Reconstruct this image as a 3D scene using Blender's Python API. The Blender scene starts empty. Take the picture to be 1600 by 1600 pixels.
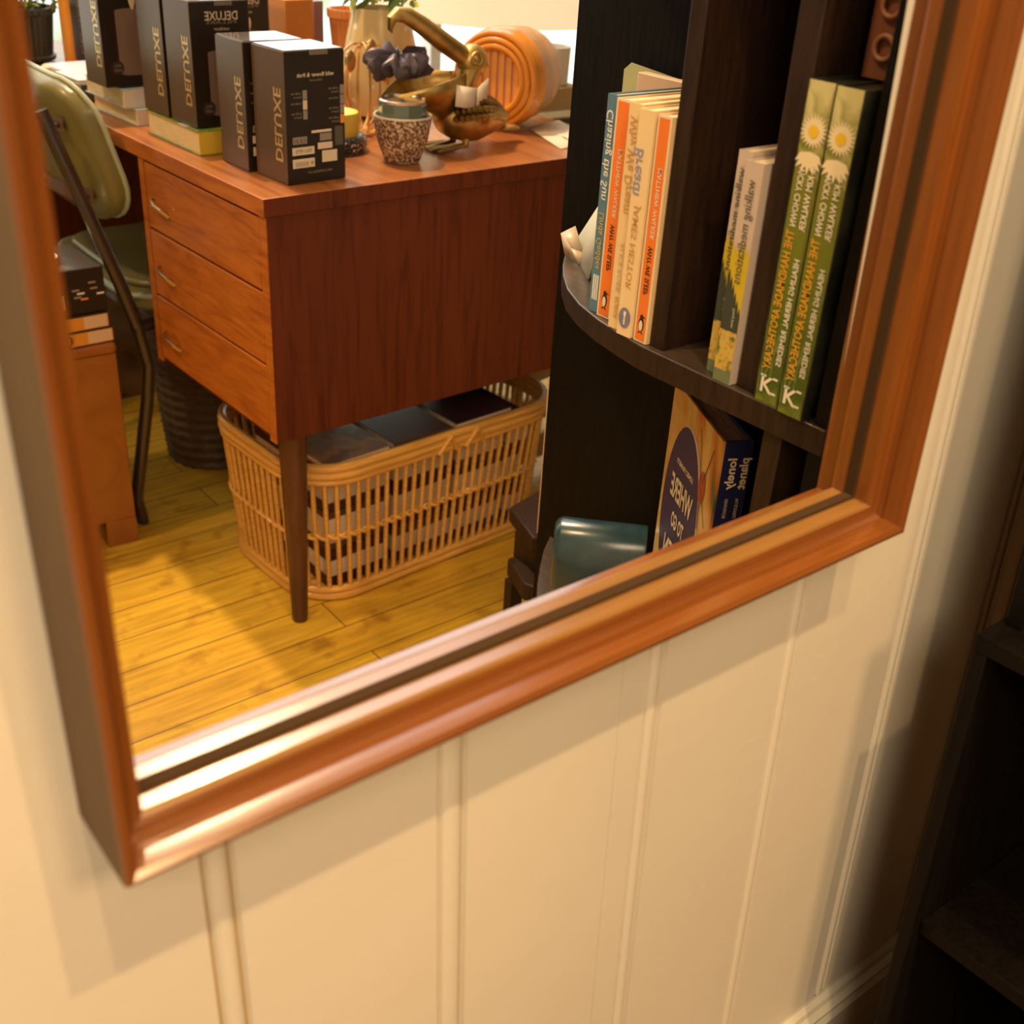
import bpy, bmesh, math, random
from mathutils import Vector, Matrix, Euler
random.seed(7)
SC = bpy.context.scene
COL = SC.collection
PI = math.pi

# ------------------------------------------------------------------ camera
CW = Vector((0, 0, 1.12))
cam_d = bpy.data.cameras.new('camera'); cam = bpy.data.objects.new('camera', cam_d); COL.objects.link(cam)
Xr = Vector((0.78858887, -0.61415437, 0.0306921))      # camera right, in world axes
Dn = Vector((-0.26492868, -0.3843697, -0.88434876))    # camera down
Fw = Vector((0.55492377, 0.68925637, -0.46581677))     # camera forward
M = Matrix(((Xr.x, -Dn.x, -Fw.x, CW.x), (Xr.y, -Dn.y, -Fw.y, CW.y), (Xr.z, -Dn.z, -Fw.z, CW.z), (0, 0, 0, 1)))
cam.matrix_world = M
cam_d.sensor_width = 36; cam_d.lens = 1790.9 / 1600 * 36
cam_d.clip_start = 0.02; cam_d.clip_end = 30
cam_d.dof.use_dof = True; cam_d.dof.focus_distance = 1.2; cam_d.dof.aperture_fstop = 7.0
SC.camera = cam
SC.view_settings.view_transform = 'Standard'
SC.view_settings.look = 'None'
SC.view_settings.gamma = 1
SC.view_settings.exposure = 0.08
SC.view_settings.use_curve_mapping = False

# the reflected room is seen in a mirror that leans 1.2 degrees from the wall
PV = Vector((0, .418, .76))
RT = Matrix.Translation(PV) @ Matrix.Rotation(math.radians(2.36), 4, 'X') @ Matrix.Translation(-PV)

# ------------------------------------------------------------------ world and lights
w = bpy.data.worlds.new('world'); SC.world = w; w.use_nodes = True
w.node_tree.nodes['Background'].inputs[0].default_value = (1.0, .52, .20, 1)
w.node_tree.nodes['Background'].inputs[1].default_value = 0.09

def light(name, kind, loc, power, color, size=.1, target=None, room=False, **k):
    d = bpy.data.lights.new(name, kind); d.energy = power; d.color = color
    if kind == 'AREA':
        d.size = size
        if 'sy' in k: d.shape = 'RECTANGLE'; d.size_y = k['sy']
    else: d.shadow_soft_size = size
    if kind == 'SPOT':
        d.spot_size = math.radians(k.get('cone', 80)); d.spot_blend = .6
    o = bpy.data.objects.new(name, d); COL.objects.link(o); o.location = loc
    if target is not None:
        o.rotation_euler = (Vector(target) - Vector(loc)).to_track_quat('-Z', 'Y').to_euler()
    if room: o.matrix_world = RT @ o.matrix_basis
    return o
WARM = (1.0, .68, .34); WARM2 = (1.0, .62, .28); DAY = (.86, .90, 1.0)
# camera side of the wall
light('ceiling_spot_key', 'SPOT', (.45, -.55, 2.55), 66, WARM2, .02, (.35, .437, .4), cone=110)
light('ceiling_spot_second', 'SPOT', (.05, -.55, 2.55), 45, WARM2, .03, (.25, .437, .4), cone=110)
light('ceiling_spot_soft', 'SPOT', (.50, -1.9, 2.5), 100, WARM2, .25, (.2, .437, .5), cone=70)
light('fill_area_left', 'AREA', (-.7, -1.2, 2.2), 33, (1.0, .76, .48), .9, (0, .437, .7))  # added soft fill for the wall side
# reflected side
light('ceiling_spot_floor', 'SPOT', (.80, 2.10, 2.45), 150, WARM, .03, (.35, 1.2, 0), room=True, cone=80)
light('fill_spot_shelf', 'SPOT', (-.15, .95, 2.3), 46, WARM, .04, (.75, .75, .8), room=True, cone=60)  # added fill aimed at the bookcase shelf
light('fill_spot_desk', 'SPOT', (-.35, 1.75, 2.2), 42, WARM, .05, (.85, 1.75, .65), room=True, cone=42)  # added fill to brighten the drawer fronts and cartons
light('daylight_window', 'AREA', (1.1, 3.05, 1.75), 9, DAY, 3.0, (1.1, 1.0, .7), room=True, sy=1.7)

# ------------------------------------------------------------------ materials
def nodes_of(m):
    m.use_nodes = True
    nt = m.node_tree
    return nt, nt.nodes['Principled BSDF']
def mat(name, col, rough=.5, metal=0, spec=.5, emit=None, es=0, bump=0, bscale=200, var=0, vscale=20, coat=0, trans=0, sheen=0, alpha=1):
    m = bpy.data.materials.new(name); nt, b = nodes_of(m)
    b.inputs['Base Color'].default_value = (*col, 1)
    b.inputs['Roughness'].default_value = rough; b.inputs['Metallic'].default_value = metal
    b.inputs['Specular IOR Level'].default_value = spec
    if coat: b.inputs['Coat Weight'].default_value = coat; b.inputs['Coat Roughness'].default_value = .15
    if trans: b.inputs['Transmission Weight'].default_value = trans
    if sheen: b.inputs['Sheen Weight'].default_value = sheen
    if emit: b.inputs['Emission Color'].default_value = (*emit, 1); b.inputs['Emission Strength'].default_value = es
    tc = None
    if bump or var:
        tc = nt.nodes.new('ShaderNodeTexCoord')
    if bump:
        n = nt.nodes.new('ShaderNodeTexNoise'); n.inputs['Scale'].default_value = bscale
        nt.links.new(tc.outputs['Object'], n.inputs['Vector'])
        bp = nt.nodes.new('ShaderNodeBump'); bp.inputs['Strength'].default_value = bump; bp.inputs['Distance'].default_value = .002
        nt.links.new(n.outputs[0], bp.inputs['Height']); nt.links.new(bp.outputs[0], b.inputs['Normal'])
    if var:
        n = nt.nodes.new('ShaderNodeTexNoise'); n.inputs['Scale'].default_value = vscale; n.inputs['Detail'].default_value = 4
        nt.links.new(tc.outputs['Object'], n.inputs['Vector'])
        r = nt.nodes.new('ShaderNodeValToRGB')
        r.color_ramp.elements[0].position = .3; r.color_ramp.elements[1].position = .7
        r.color_ramp.elements[0].color = (*[max(0, c * (1 - var)) for c in col], 1)
        r.color_ramp.elements[1].color = (*[min(1, c * (1 + var)) for c in col], 1)
        nt.links.new(n.outputs[0], r.inputs[0]); nt.links.new(r.outputs[0], b.inputs['Base Color'])
    return m
def ramp_mat(name, stops, scale=(1, 1, 1), rough=.5, nscale=5, detail=6, dist=0, bump=0, metal=0, coat=0, spec=.5, rot=(0, 0, 0), kind='NOISE'):
    """noise stretched along an axis -> colour ramp (wood grain, stone, speckle)"""
    m = bpy.data.materials.new(name); nt, b = nodes_of(m)
    tc = nt.nodes.new('ShaderNodeTexCoord'); mp = nt.nodes.new('ShaderNodeMapping')
    mp.inputs['Scale'].default_value = scale; mp.inputs['Rotation'].default_value = rot
    nt.links.new(tc.outputs['Object'], mp.inputs['Vector'])
    if kind == 'NOISE':
        n = nt.nodes.new('ShaderNodeTexNoise'); n.inputs['Scale'].default_value = nscale
        n.inputs['Detail'].default_value = detail; n.inputs['Distortion'].default_value = dist
        out = n.outputs[0]
    else:
        n = nt.nodes.new('ShaderNodeTexVoronoi'); n.inputs['Scale'].default_value = nscale; out = n.outputs['Distance']
    nt.links.new(mp.outputs[0], n.inputs['Vector'])
    r = nt.nodes.new('ShaderNodeValToRGB')
    while len(r.color_ramp.elements) < len(stops): r.color_ramp.elements.new(.5)
    for e, (p, c) in zip(r.color_ramp.elements, stops): e.position = p; e.color = (*c, 1)
    nt.links.new(out, r.inputs[0]); nt.links.new(r.outputs[0], b.inputs['Base Color'])
    b.inputs['Roughness'].default_value = rough; b.inputs['Metallic'].default_value = metal
    b.inputs['Specular IOR Level'].default_value = spec
    if coat: b.inputs['Coat Weight'].default_value = coat; b.inputs['Coat Roughness'].default_value = .2
    if bump:
        bp = nt.nodes.new('ShaderNodeBump'); bp.inputs['Strength'].default_value = bump; bp.inputs['Distance'].default_value = .002
        nt.links.new(out, bp.inputs['Height']); nt.links.new(bp.outputs[0], b.inputs['Normal'])
    return m

m_wall = mat('cream_paint', (.84, .80, .70), .42, bump=.12, bscale=60, var=.04, vscale=3)
m_groove = mat('groove_brown', (.42, .30, .15), .7)  # darker brown along the groove bottoms
m_chip = mat('chipped_paint', (.95, .90, .78), .6)
m_base = mat('cream_gloss_paint', (.84, .80, .68), .3)
m_frame = ramp_mat('frame_brown_wood', [(.3, (.19, .055, .008)), (.7, (.25, .08, .013))], (50, 50, 2), .34, 4, coat=.25)
m_frame_h = ramp_mat('frame_brown_wood_rail', [(.3, (.21, .062, .010)), (.7, (.27, .088, .015))], (2, 50, 50), .20, 4, coat=1.0)
m_frame_h.node_tree.nodes['Principled BSDF'].inputs['Coat IOR'].default_value = 2.1
m_slip = ramp_mat('frame_slip_lit', [(.3, (.25, .12, .03)), (.7, (.31, .155, .042))], (3, 40, 40), .24, 4, coat=.5, spec=.4)  # upward-facing slip: light put into the colour, lighter than the side slip
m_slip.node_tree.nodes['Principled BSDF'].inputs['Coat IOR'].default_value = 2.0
m_slip_v = ramp_mat('frame_slip_side', [(.3, (.20, .062, .010)), (.7, (.26, .085, .015))], (40, 40, 3), .3, 4, coat=.2)
m_edge = mat('dark_glass_edge', (.06, .035, .018), .9, spec=0)
m_side = mat('frame_raw_side', (.13, .070, .024), .6, var=.15, vscale=10)
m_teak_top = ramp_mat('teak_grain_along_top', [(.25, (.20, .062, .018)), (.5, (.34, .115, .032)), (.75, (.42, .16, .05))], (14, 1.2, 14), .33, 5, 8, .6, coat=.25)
m_teak_v = ramp_mat('teak_upright_shaded', [(.25, (.060, .010, .004)), (.5, (.125, .024, .007)), (.75, (.15, .030, .009))], (16, 16, 1.0), .5, 5, 8, .9, spec=.25)  # backlit end: shade put into the colour, darker than the drawer teak
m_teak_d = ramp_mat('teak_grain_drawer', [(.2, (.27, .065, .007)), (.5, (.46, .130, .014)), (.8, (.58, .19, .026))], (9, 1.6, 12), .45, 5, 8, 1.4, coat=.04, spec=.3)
m_darkleg = ramp_mat('dark_stained_leg', [(.3, (.05, .016, .008)), (.7, (.11, .035, .014))], (20, 20, 2), .4, 5)
m_black_wood = ramp_mat('black_stained_wood', [(.3, (.004, .0028, .0022)), (.7, (.009, .006, .004))], (30, 30, 3), .6, 6, bump=.2, spec=.12)
m_dark_wood = ramp_mat('dark_walnut_edge', [(.3, (.016, .007, .004)), (.7, (.038, .018, .010))], (30, 30, 3), .5, 6, bump=.2, spec=.25)
m_shelf_top = ramp_mat('dark_walnut_board', [(.3, (.055, .035, .022)), (.7, (.10, .065, .042))], (30, 3, 30), .33, 6, coat=.3)
m_bronze = ramp_mat('aged_bronze', [(.3, (.16, .09, .022)), (.7, (.78, .52, .18))], (1, 1, 1), .40, 18, metal=1, bump=.2)
m_bronze_dk = mat('bronze_shadow', (.12, .07, .02), .4, 1)
m_gold = mat('gold_foil', (.85, .58, .26), .35, .7)
m_cream_print = mat('cream_print', (.80, .64, .46), .5)
m_white = mat('white_print', (.85, .82, .76), .5)
m_blk = mat('black_print', (.03, .02, .02), .5)
m_boxblack = mat('matt_black_carton', (.022, .013, .009), .42, spec=.35, var=.1, vscale=8)
m_boxbrown = mat('bronze_black_carton_side', (.13, .075, .042), .33, spec=.6, metal=.25)
m_candlepic = ramp_mat('printed_candle', [(.3, (.20, .13, .10)), (.7, (.27, .18, .14))], (1, 1, 1), .5, 3)
m_grey_pr = mat('grey_print', (.32, .26, .20), .5)
m_orange_pr = mat('orange_print', (.85, .32, .06), .5)
m_greydk_pr = mat('dark_grey_print', (.10, .085, .07), .5)
m_pages = ramp_mat('page_edges', [(.3, (.66, .52, .35)), (.7, (.85, .72, .52))], (1, 1, 1), .8, 60)
m_metal = mat('chrome', (.7, .66, .6), .2, 1)
m_darkmetal = mat('black_enamel_tube', (.035, .02, .018), .3, coat=.5)
m_brass = mat('brass_pull', (.45, .30, .12), .35, 1)

# ------------------------------------------------------------------ geometry helpers
class MB:
    def __init__(s): s.v = []; s.f = []; s.m = []
    def add(s, vs, fs, mi=0, T=None):
        b = len(s.v)
        s.v += [tuple(T @ Vector(v)) if T else tuple(v) for v in vs]
        for i, f in enumerate(fs):
            s.f.append([b + k for k in f]); s.m.append(mi if not isinstance(mi, (list, tuple)) else mi[i])
        return s
    def box(s, x0, x1, y0, y1, z0, z1, mi=0, T=None):
        vs = [(x, y, z) for z in (z0, z1) for y in (y0, y1) for x in (x0, x1)]
        # faces: bottom, top, -y, +y, -x, +x
        fs = [(0, 2, 3, 1), (4, 5, 7, 6), (0, 1, 5, 4), (2, 6, 7, 3), (0, 4, 6, 2), (1, 3, 7, 5)]
        return s.add(vs, fs, mi, T)
    def poly(s, pts, mi=0, T=None):
        return s.add(pts, [list(range(len(pts)))], mi, T)
    def prism(s, outline, z0, z1, mi=0, T=None, side=None):
        n = len(outline)
        vs = [(x, y, z0) for x, y in outline] + [(x, y, z1) for x, y in outline]
        fs = [list(range(n))[::-1], list(range(n, 2 * n))] + [(i, (i + 1) % n, n + (i + 1) % n, n + i) for i in range(n)]
        ms = [mi, mi] + [mi if side is None else side] * n
        return s.add(vs, fs, ms, T)
    def lathe(s, prof, seg=32, mi=0, T=None, rib=0, mis=None):
        vs = []; fs = []; ms = []
        for r, z in prof:
            for k in range(seg):
                a = 2 * PI * k / seg; rr = r * (1 + (rib if k % 2 else -rib))
                vs.append((rr * math.cos(a), rr * math.sin(a), z))
        for i in range(len(prof) - 1):
            for k in range(seg):
                fs.append((i * seg + k, i * seg + (k + 1) % seg, (i + 1) * seg + (k + 1) % seg, (i + 1) * seg + k))
                ms.append(mis[i] if mis else mi)
        if prof[0][0] > 1e-4: fs.append(list(range(seg))[::-1]); ms.append(mis[0] if mis else mi)
        if prof[-1][0] > 1e-4: fs.append([(len(prof) - 1) * seg + k for k in range(seg)]); ms.append(mis[-1] if mis else mi)
        return s.add(vs, fs, ms, T)
    def tube(s, pts, r, seg=8, mi=0, closed=False, T=None):
        pts = [Vector(p) for p in pts]; n = len(pts)
        rs = r if isinstance(r, (list, tuple)) else [r] * n
        vs = []; fs = []
        prev = None
        for i, p in enumerate(pts):
            a = pts[(i - 1) % n] if (closed or i > 0) else p
            c = pts[(i + 1) % n] if (closed or i < n - 1) else p
            t = (c - a).normalized()
            if prev is None:
                up = Vector((0, 0, 1)) if abs(t.z) < .9 else Vector((1, 0, 0))
                u = t.cross(up).normalized()
            else:
                u = (prev - t * prev.dot(t)).normalized()
            prev = u; v = t.cross(u)
            for k in range(seg):
                an = 2 * PI * k / seg
                vs.append(p + (u * math.cos(an) + v * math.sin(an)) * rs[i])
        m = n if closed else n - 1
        for i in range(m):
            j = (i + 1) % n
            for k in range(seg):
                fs.append((i * seg + k, i * seg + (k + 1) % seg, j * seg + (k + 1) % seg, j * seg + k))
        if not closed:
            fs.append(list(range(seg))[::-1]); fs.append([(n - 1) * seg + k for k in range(seg)])
        return s.add(vs, fs, mi, T)
    def ellipsoid(s, c, r, seg=24, rings=14, mi=0, T=None, fn=None):
        vs = []; fs = []
        for i in range(rings + 1):
            th = PI * i / rings
            for k in range(seg):
                a = 2 * PI * k / seg
                p = Vector((math.sin(th) * math.cos(a), math.sin(th) * math.sin(a), math.cos(th)))
                if fn: p = fn(p)
                vs.append((c[0] + p.x * r[0], c[1] + p.y * r[1], c[2] + p.z * r[2]))
        for i in range(rings):
            for k in range(seg):
                fs.append((i * seg + k, (i + 1) * seg + k, (i + 1) * seg + (k + 1) % seg, i * seg + (k + 1) % seg))
        return s.add(vs, fs, mi, T)
    def text(s, body, o, xd, yd, length=None, size=.01, mi=0, maxh=None, bold=0, align='L'):
        """flat lettering: o is the start of the baseline, xd reading direction, yd letter-up direction"""
        cu = bpy.data.curves.new('t', 'FONT'); cu.body = body; cu.size = 1.0; cu.offset = bold; cu.resolution_u = 2
        ob = bpy.data.objects.new('t', cu); COL.objects.link(ob)
        me = ob.evaluated_get(bpy.context.evaluated_depsgraph_get()).to_mesh()
        xs = [v.co.x for v in me.vertices]
        if xs:
            x0, x1 = min(xs), max(xs); sx = sy = size
            if length: sx = length / (x1 - x0); sy = size if size else sx
            xd = Vector(xd); yd = Vector(yd); o = Vector(o)
            off = (x0 + x1) / 2 if align == 'C' else x0
            vs = [o + xd * ((v.co.x - off) * sx) + yd * (v.co.y * sy) for v in me.vertices]
            s.add(vs, [tuple(p.vertices) for p in me.polygons], mi)
        ob.to_mesh_clear() if False else None
        bpy.data.objects.remove(ob); bpy.data.curves.remove(cu)
        return s
    def build(s, name, mats, parent=None, bevel=0, seg=2, sharp=35, solid=0, sub=0):
        me = bpy.data.meshes.new(name); me.from_pydata(s.v, [], s.f)
        mats = mats if isinstance(mats, (list, tuple)) else [mats]
        for m in mats: me.materials.append(m)
        me.polygons.foreach_set('material_index', s.m)
        me.update(); me.shade_smooth(); me.set_sharp_from_angle(angle=math.radians(sharp))
        o = bpy.data.objects.new(name, me); COL.objects.link(o)
        if parent: o.parent = parent
        if solid: mo = o.modifiers.new('s', 'SOLIDIFY'); mo.thickness = solid; mo.offset = 0
        if sub: mo = o.modifiers.new('d', 'SUBSURF'); mo.levels = sub; mo.render_levels = sub
        if bevel:
            mo = o.modifiers.new('b', 'BEVEL'); mo.width = bevel; mo.segments = seg; mo.limit_method = 'ANGLE'; mo.angle_limit = math.radians(40)
        return o

ROOM = []                       # top-level objects of the reflected room
def tag(o, label, cat, group=None, room=True, kind=None):
    if label: o['label'] = label
    if cat: o['category'] = cat
    if group: o['group'] = group
    if kind: o['kind'] = kind
    if room: ROOM.append(o)
    return o
def thing(name, label, cat, loc=(0, 0, 0), rz=0, group=None, room=True):
    o = bpy.data.objects.new(name, None); COL.objects.link(o); o.empty_display_size = .02
    o.location = loc; o.rotation_euler = (0, 0, rz)
    return tag(o, label, cat, group, room)
def struct(o, room=False): o['kind'] = 'structure'; (ROOM.append(o) if room else None); return o
def part(o, label): o['label'] = label; return o
R = math.radians

# ================================================================== STRUCTURE, camera side
WY = .437
FX0, FX1, FZ0, FZ1 = .100, .661, .741, 1.55
beads = [(-.30, -.285), (-.145, -.13), (.003, .018), (.155, .170), (.304, .322), (.476, .490), (.626, .640), (.781, .793)]
# cross-section of the boarded wall: flat boards, each joint two thin grooves with a rounded bead between
prof = [(-1.6, 0, 0)]
for a, b in beads:
    g = .0022
    prof += [(a - g, 0, 0), (a - g * .4, .004, 1), (a + g * .4, .004, 1), (a + g, .0008, 0)]
    for t in (.2, .35, .5, .65, .8):
        x = a + g + (b - a - 2 * g) * t; prof.append((x, -.0012 * math.sin(PI * t), 0))
    prof += [(b - g, .0008, 0), (b - g * .4, .004, 1), (b + g * .4, .004, 1), (b + g, 0, 0)]
prof += [(.4505, 0, 0), (.4509, .0015, 1), (.4513, 0, 0)]          # hairline split in one board
prof += [(.800, 0, 0), (.915, 0, 0), (1.5, 0, 0)]
prof.sort(key=lambda p: p[0])
hx0, hx1 = .1065, .6545
for hx in (hx0, hx1): prof.append((hx, 0, 0))
prof.sort(key=lambda p: p[0])
wb = MB()
zs = [0, FZ0 + .006, FZ1 - .006, 2.6]
for bi in range(3):
    for i in range(len(prof) - 1):
        a, b = prof[i], prof[i + 1]
        if bi == 1 and a[0] >= hx0 - 1e-6 and b[0] <= hx1 + 1e-6: continue
        wb.poly([(a[0], WY + a[1], zs[bi]), (b[0], WY + b[1], zs[bi]), (b[0], WY + b[1], zs[bi + 1]), (a[0], WY + a[1], zs[bi + 1])], 1 if (a[2] and b[2]) else 0)
wb.box(-1.6, 1.5, WY + .006, WY + .012, 0, FZ0 + .006)
wb.box(-1.6, hx0, WY + .006, WY + .012, FZ0 + .006, 2.6)
wb.box(hx1, 1.5, WY + .006, WY + .012, FZ0 + .006, 2.6)
# small paint chips and drips
for k in range(26):
    x = random.uniform(.5, .77); z = random.uniform(.15, .6); l = random.uniform(.002, .007); a = random.uniform(-.6, .6)
    wb.poly([(x, WY - .0004, z), (x + l * math.cos(a), WY - .0004, z + l * math.sin(a)), (x + l * .9, WY - .0004, z + l * math.sin(a) + .0006), (x + .0004, WY - .0004, z + .0006)], 2)
wall = struct(wb.build('wall_front', [m_wall, m_groove, m_chip]))

bb = MB()
bp_ = [(0, 0), (0, .098), (.004, .104), (.004, .108), (.010, .112), (.012, .117), (.017, .121), (.018, .124)]
bz = [(-(.018 - d), z) for d, z in bp_]
n = len(bz)
vs = [(x, WY + d, z) for x in (-1.6, 1.02) for d, z in bz]
fs = [(i, i + 1, n + i + 1, n + i) for i in range(n - 1)]
bb.add(vs, fs); bb.poly([(1.02, WY + d, z) for d, z in bz] + [(1.02, WY, 0)])
struct(bb.build('baseboard_front', m_base, sharp=20))

tb = MB()   # moulded trim at the right-hand end of the boarding
tb.box(.925, .931, WY - .004, WY, .124, 2.6, 0); tb.box(.931, .960, WY - .0075, WY, .124, 2.6, 0); tb.box(.960, .966, WY - .011, WY, .124, 2.6, 0)
struct(tb.build('trim_1', mat('aged_cream_trim', (.50, .40, .27), .4), bevel=.001))
fl = MB(); fl.box(-2, 2.5, -2.5, WY - .0005, -.03, 0, 0)
struct(fl.build('floor', ramp_mat('floor_dark_front', [(.3, (.16, .08, .03)), (.7, (.26, .14, .05))], (2, 20, 1), .5, 4)))

# dark shelf unit seen directly, hard against the right edge of the picture
du = thing('black_shelf_unit', 'black wooden shelf unit at the right edge in front of the cream wall trim', 'shelf', (.735, -.25, 0), room=False)
b = MB(); b.box(0, .25, .585, .597, 0, .63); b.build('side_panel', m_black_wood, du, .001)
b = MB(); b.box(.030, .25, .578, .592, .645, 1.6); b.build('upper_side_panel', m_black_wood, du, .001)
b = MB(); b.box(.24, .25, 0, .585, 0, .63); b.build('back_panel', m_black_wood, du)
for z in (.04, .33, .63):
    b = MB(); b.box(0 if z > .6 else .012, .25, 0, .597 if z > .6 else .585, z, z + .015); b.build('shelf', m_black_wood, du, .001)

# ================================================================== MIRROR (frame leans slightly from the wall)
mir = thing('wall_mirror', 'large framed wall mirror with stepped brown wood frame hanging on cream boarded wall', 'mirror', (.3805, WY, FZ0), room=False)
mir.rotation_euler = (R(1.2), 0, 0)
W2 = (FX1 - FX0) / 2; H = FZ1 - FZ0
# profile: (s inward from outer edge, depth forward of the wall)
fp = [(0, .0), (0, .054), (.001, .0565), (.0035, .0572), (.0062, .0545), (.0070, .048), (.0072, .040), (.0085, .0365), (.0105, .0355), (.0125, .0365), (.0165, .0362), (.0178, .0352), (.0185, .033), (.0185, .0232)]
def rail(pa, pb, na, nb, pro, mats_idx, mb):
    """sweep profile between two mitred corners. pa,pb outer corner points (x,z); na,nb inward diagonals"""
    n = len(pro)
    vs = [(pa[0] + na[0] * s_, -d, pa[1] + na[1] * s_) for s_, d in pro] + [(pb[0] + nb[0] * s_, -d, pb[1] + nb[1] * s_) for s_, d in pro]
    fs = [(i, i + 1, n + i + 1, n + i) for i in range(n - 1)]
    mb.add(vs, fs, mats_idx)
cs = [((-W2, 0), (1, 1)), ((W2, 0), (-1, 1)), ((W2, H), (-1, -1)), ((-W2, H), (1, -1))]
# material slots: 0 wood 1 slip 2 raw side
idx = [2] + [0] * 9 + [1, 1, 1]
for k, nm in enumerate(['bottom_rail', 'right_stile', 'top_rail', 'left_stile']):
    a, c = cs[k], cs[(k + 1) % 4]
    b = MB(); rail(a[0], c[0], a[1], c[1], fp, idx, b)
    b.build(nm, [m_frame_h if k % 2 == 0 else m_frame, m_slip if k % 2 == 0 else m_slip_v, m_side], mir, sharp=14)
# dark bevelled edge of the glass, then the frame's own reflection behind it
ep = [(.0185, .0232), (.0205, .0228), (.0205, .0152), (.0185, .0148)]
b = MB()
for k in range(4):
    a, c = cs[k], cs[(k + 1) % 4]; rail(a[0], c[0], a[1], c[1], ep, 0, b)
part(b.build('glass_edge', m_edge, mir), 'dark edge strip of the mirror glass')
rp = [(s_, .038 - d) for s_, d in fp[2:]][::-1]
ridx = [1, 1, 1] + [0] * 8
b = MB()
for k in range(4):
    a, c = cs[k], cs[(k + 1) % 4]; rail(a[0], c[0], a[1], c[1], rp, [i + (2 if k % 2 else 0) for i in ridx], b)
part(b.build('reflected_frame', [m_frame_h, m_slip, m_frame, m_slip_v], mir, sharp=14), "frame's inner edge seen again in the glass")

# ================================================================== REFLECTED ROOM
def floor_mat():
    m = bpy.data.materials.new('worn_golden_floorboards'); nt, b = nodes_of(m)
    tc = nt.nodes.new('ShaderNodeTexCoord'); mp = nt.nodes.new('ShaderNodeMapping')
    mp.inputs['Location'].default_value = (.3, -.005, 0)
    nt.links.new(tc.outputs['Object'], mp.inputs[0])
    br = nt.nodes.new('ShaderNodeTexBrick'); br.inputs['Scale'].default_value = 1
    br.inputs['Brick Width'].default_value = 1.1; br.inputs['Row Height'].default_value = .082
    br.inputs['Mortar Size'].default_value = .0012; br.inputs['Mortar Smooth'].default_value = .3
    br.inputs['Color1'].default_value = (.70, .44, .040, 1); br.inputs['Color2'].default_value = (.60, .34, .03, 1)
    br.inputs['Mortar'].default_value = (.10, .04, .012, 1)
    nt.links.new(mp.outputs[0], br.inputs['Vector'])
    mp2 = nt.nodes.new('ShaderNodeMapping'); mp2.inputs['Scale'].default_value = (2, 22, 1)
    nt.links.new(tc.outputs['Object'], mp2.inputs[0])
    n = nt.nodes.new('ShaderNodeTexNoise'); n.inputs['Scale'].default_value = 4; n.inputs['Detail'].default_value = 8
    nt.links.new(mp2.outputs[0], n.inputs[0])
    n2 = nt.nodes.new('ShaderNodeTexNoise'); n2.inputs['Scale'].default_value = 17; n2.inputs['Detail'].default_value = 3
    nt.links.new(tc.outputs['Object'], n2.inputs[0])
    r = nt.nodes.new('ShaderNodeValToRGB'); r.color_ramp.elements[0].position = .25; r.color_ramp.elements[1].position = .42
    r.color_ramp.elements[0].color = (.50, .40, .30, 1); r.color_ramp.elements[1].color = (1, 1, 1, 1)
    nt.links.new(n2.outputs[0], r.inputs[0])
    r1 = nt.nodes.new('ShaderNodeValToRGB'); r1.color_ramp.elements[0].position = .3; r1.color_ramp.elements[1].position = .7
    r1.color_ramp.elements[0].color = (.72, .68, .6, 1); r1.color_ramp.elements[1].color = (1.15, 1.15, 1.1, 1)
    nt.links.new(n.outputs[0], r1.inputs[0])
    mx = nt.nodes.new('ShaderNodeMixRGB'); mx.blend_type = 'MULTIPLY'; mx.inputs[0].default_value = 1
    nt.links.new(br.outputs['Color'], mx.inputs[1]); nt.links.new(r1.outputs[0], mx.inputs[2])
    mx2 = nt.nodes.new('ShaderNodeMixRGB'); mx2.blend_type = 'MULTIPLY'; mx2.inputs[0].default_value = .8
    nt.links.new(mx.outputs[0], mx2.inputs[1]); nt.links.new(r.outputs[0], mx2.inputs[2])
    nt.links.new(mx2.outputs[0], b.inputs['Base Color'])
    b.inputs['Roughness'].default_value = .38
    bp = nt.nodes.new('ShaderNodeBump'); bp.inputs['Strength'].default_value = .25; bp.inputs['Distance'].default_value = .002
    nt.links.new(br.outputs['Fac'], bp.inputs['Height']); bp.invert = True; nt.links.new(bp.outputs[0], b.inputs['Normal'])
    return m
b = MB(); b.box(-1.6, 3.2, .55, 3.3, -.03, 0); struct(b.build('floor', floor_mat()), True)
m_backwall = mat('dark_panelled_wall', (.10, .06, .035), .6, var=.2)
m_plaster = mat('warm_plaster', (.62, .50, .34), .7)
b = MB(); b.box(-1.6, 3.2, 3.2, 3.3, 0, .42, 0); b.box(-1.6, 3.2, 3.2, 3.3, 2.6, 3.0, 1)
b.box(-1.6, -.2, 3.2, 3.3, .42, 2.6, 1); b.box(3.0, 3.2, 3.2, 3.3, .42, 2.6, 1)
struct(b.build('wall_back', [m_backwall, m_plaster]), True)
b = MB(); b.box(3.2, 3.3, .55, 3.3, 0, 3.0); struct(b.build('wall_right', m_plaster), True)
b = MB(); b.box(-1.7, -1.6, .55, 3.3, 0, 3.0); struct(b.build('wall_left', m_plaster), True)
b = MB(); b.box(-1.7, 3.3, .55, 3.3, 3.0, 3.1); struct(b.build('ceiling', mat('ceiling_paint', (.7, .62, .5), .8)), True)
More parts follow.
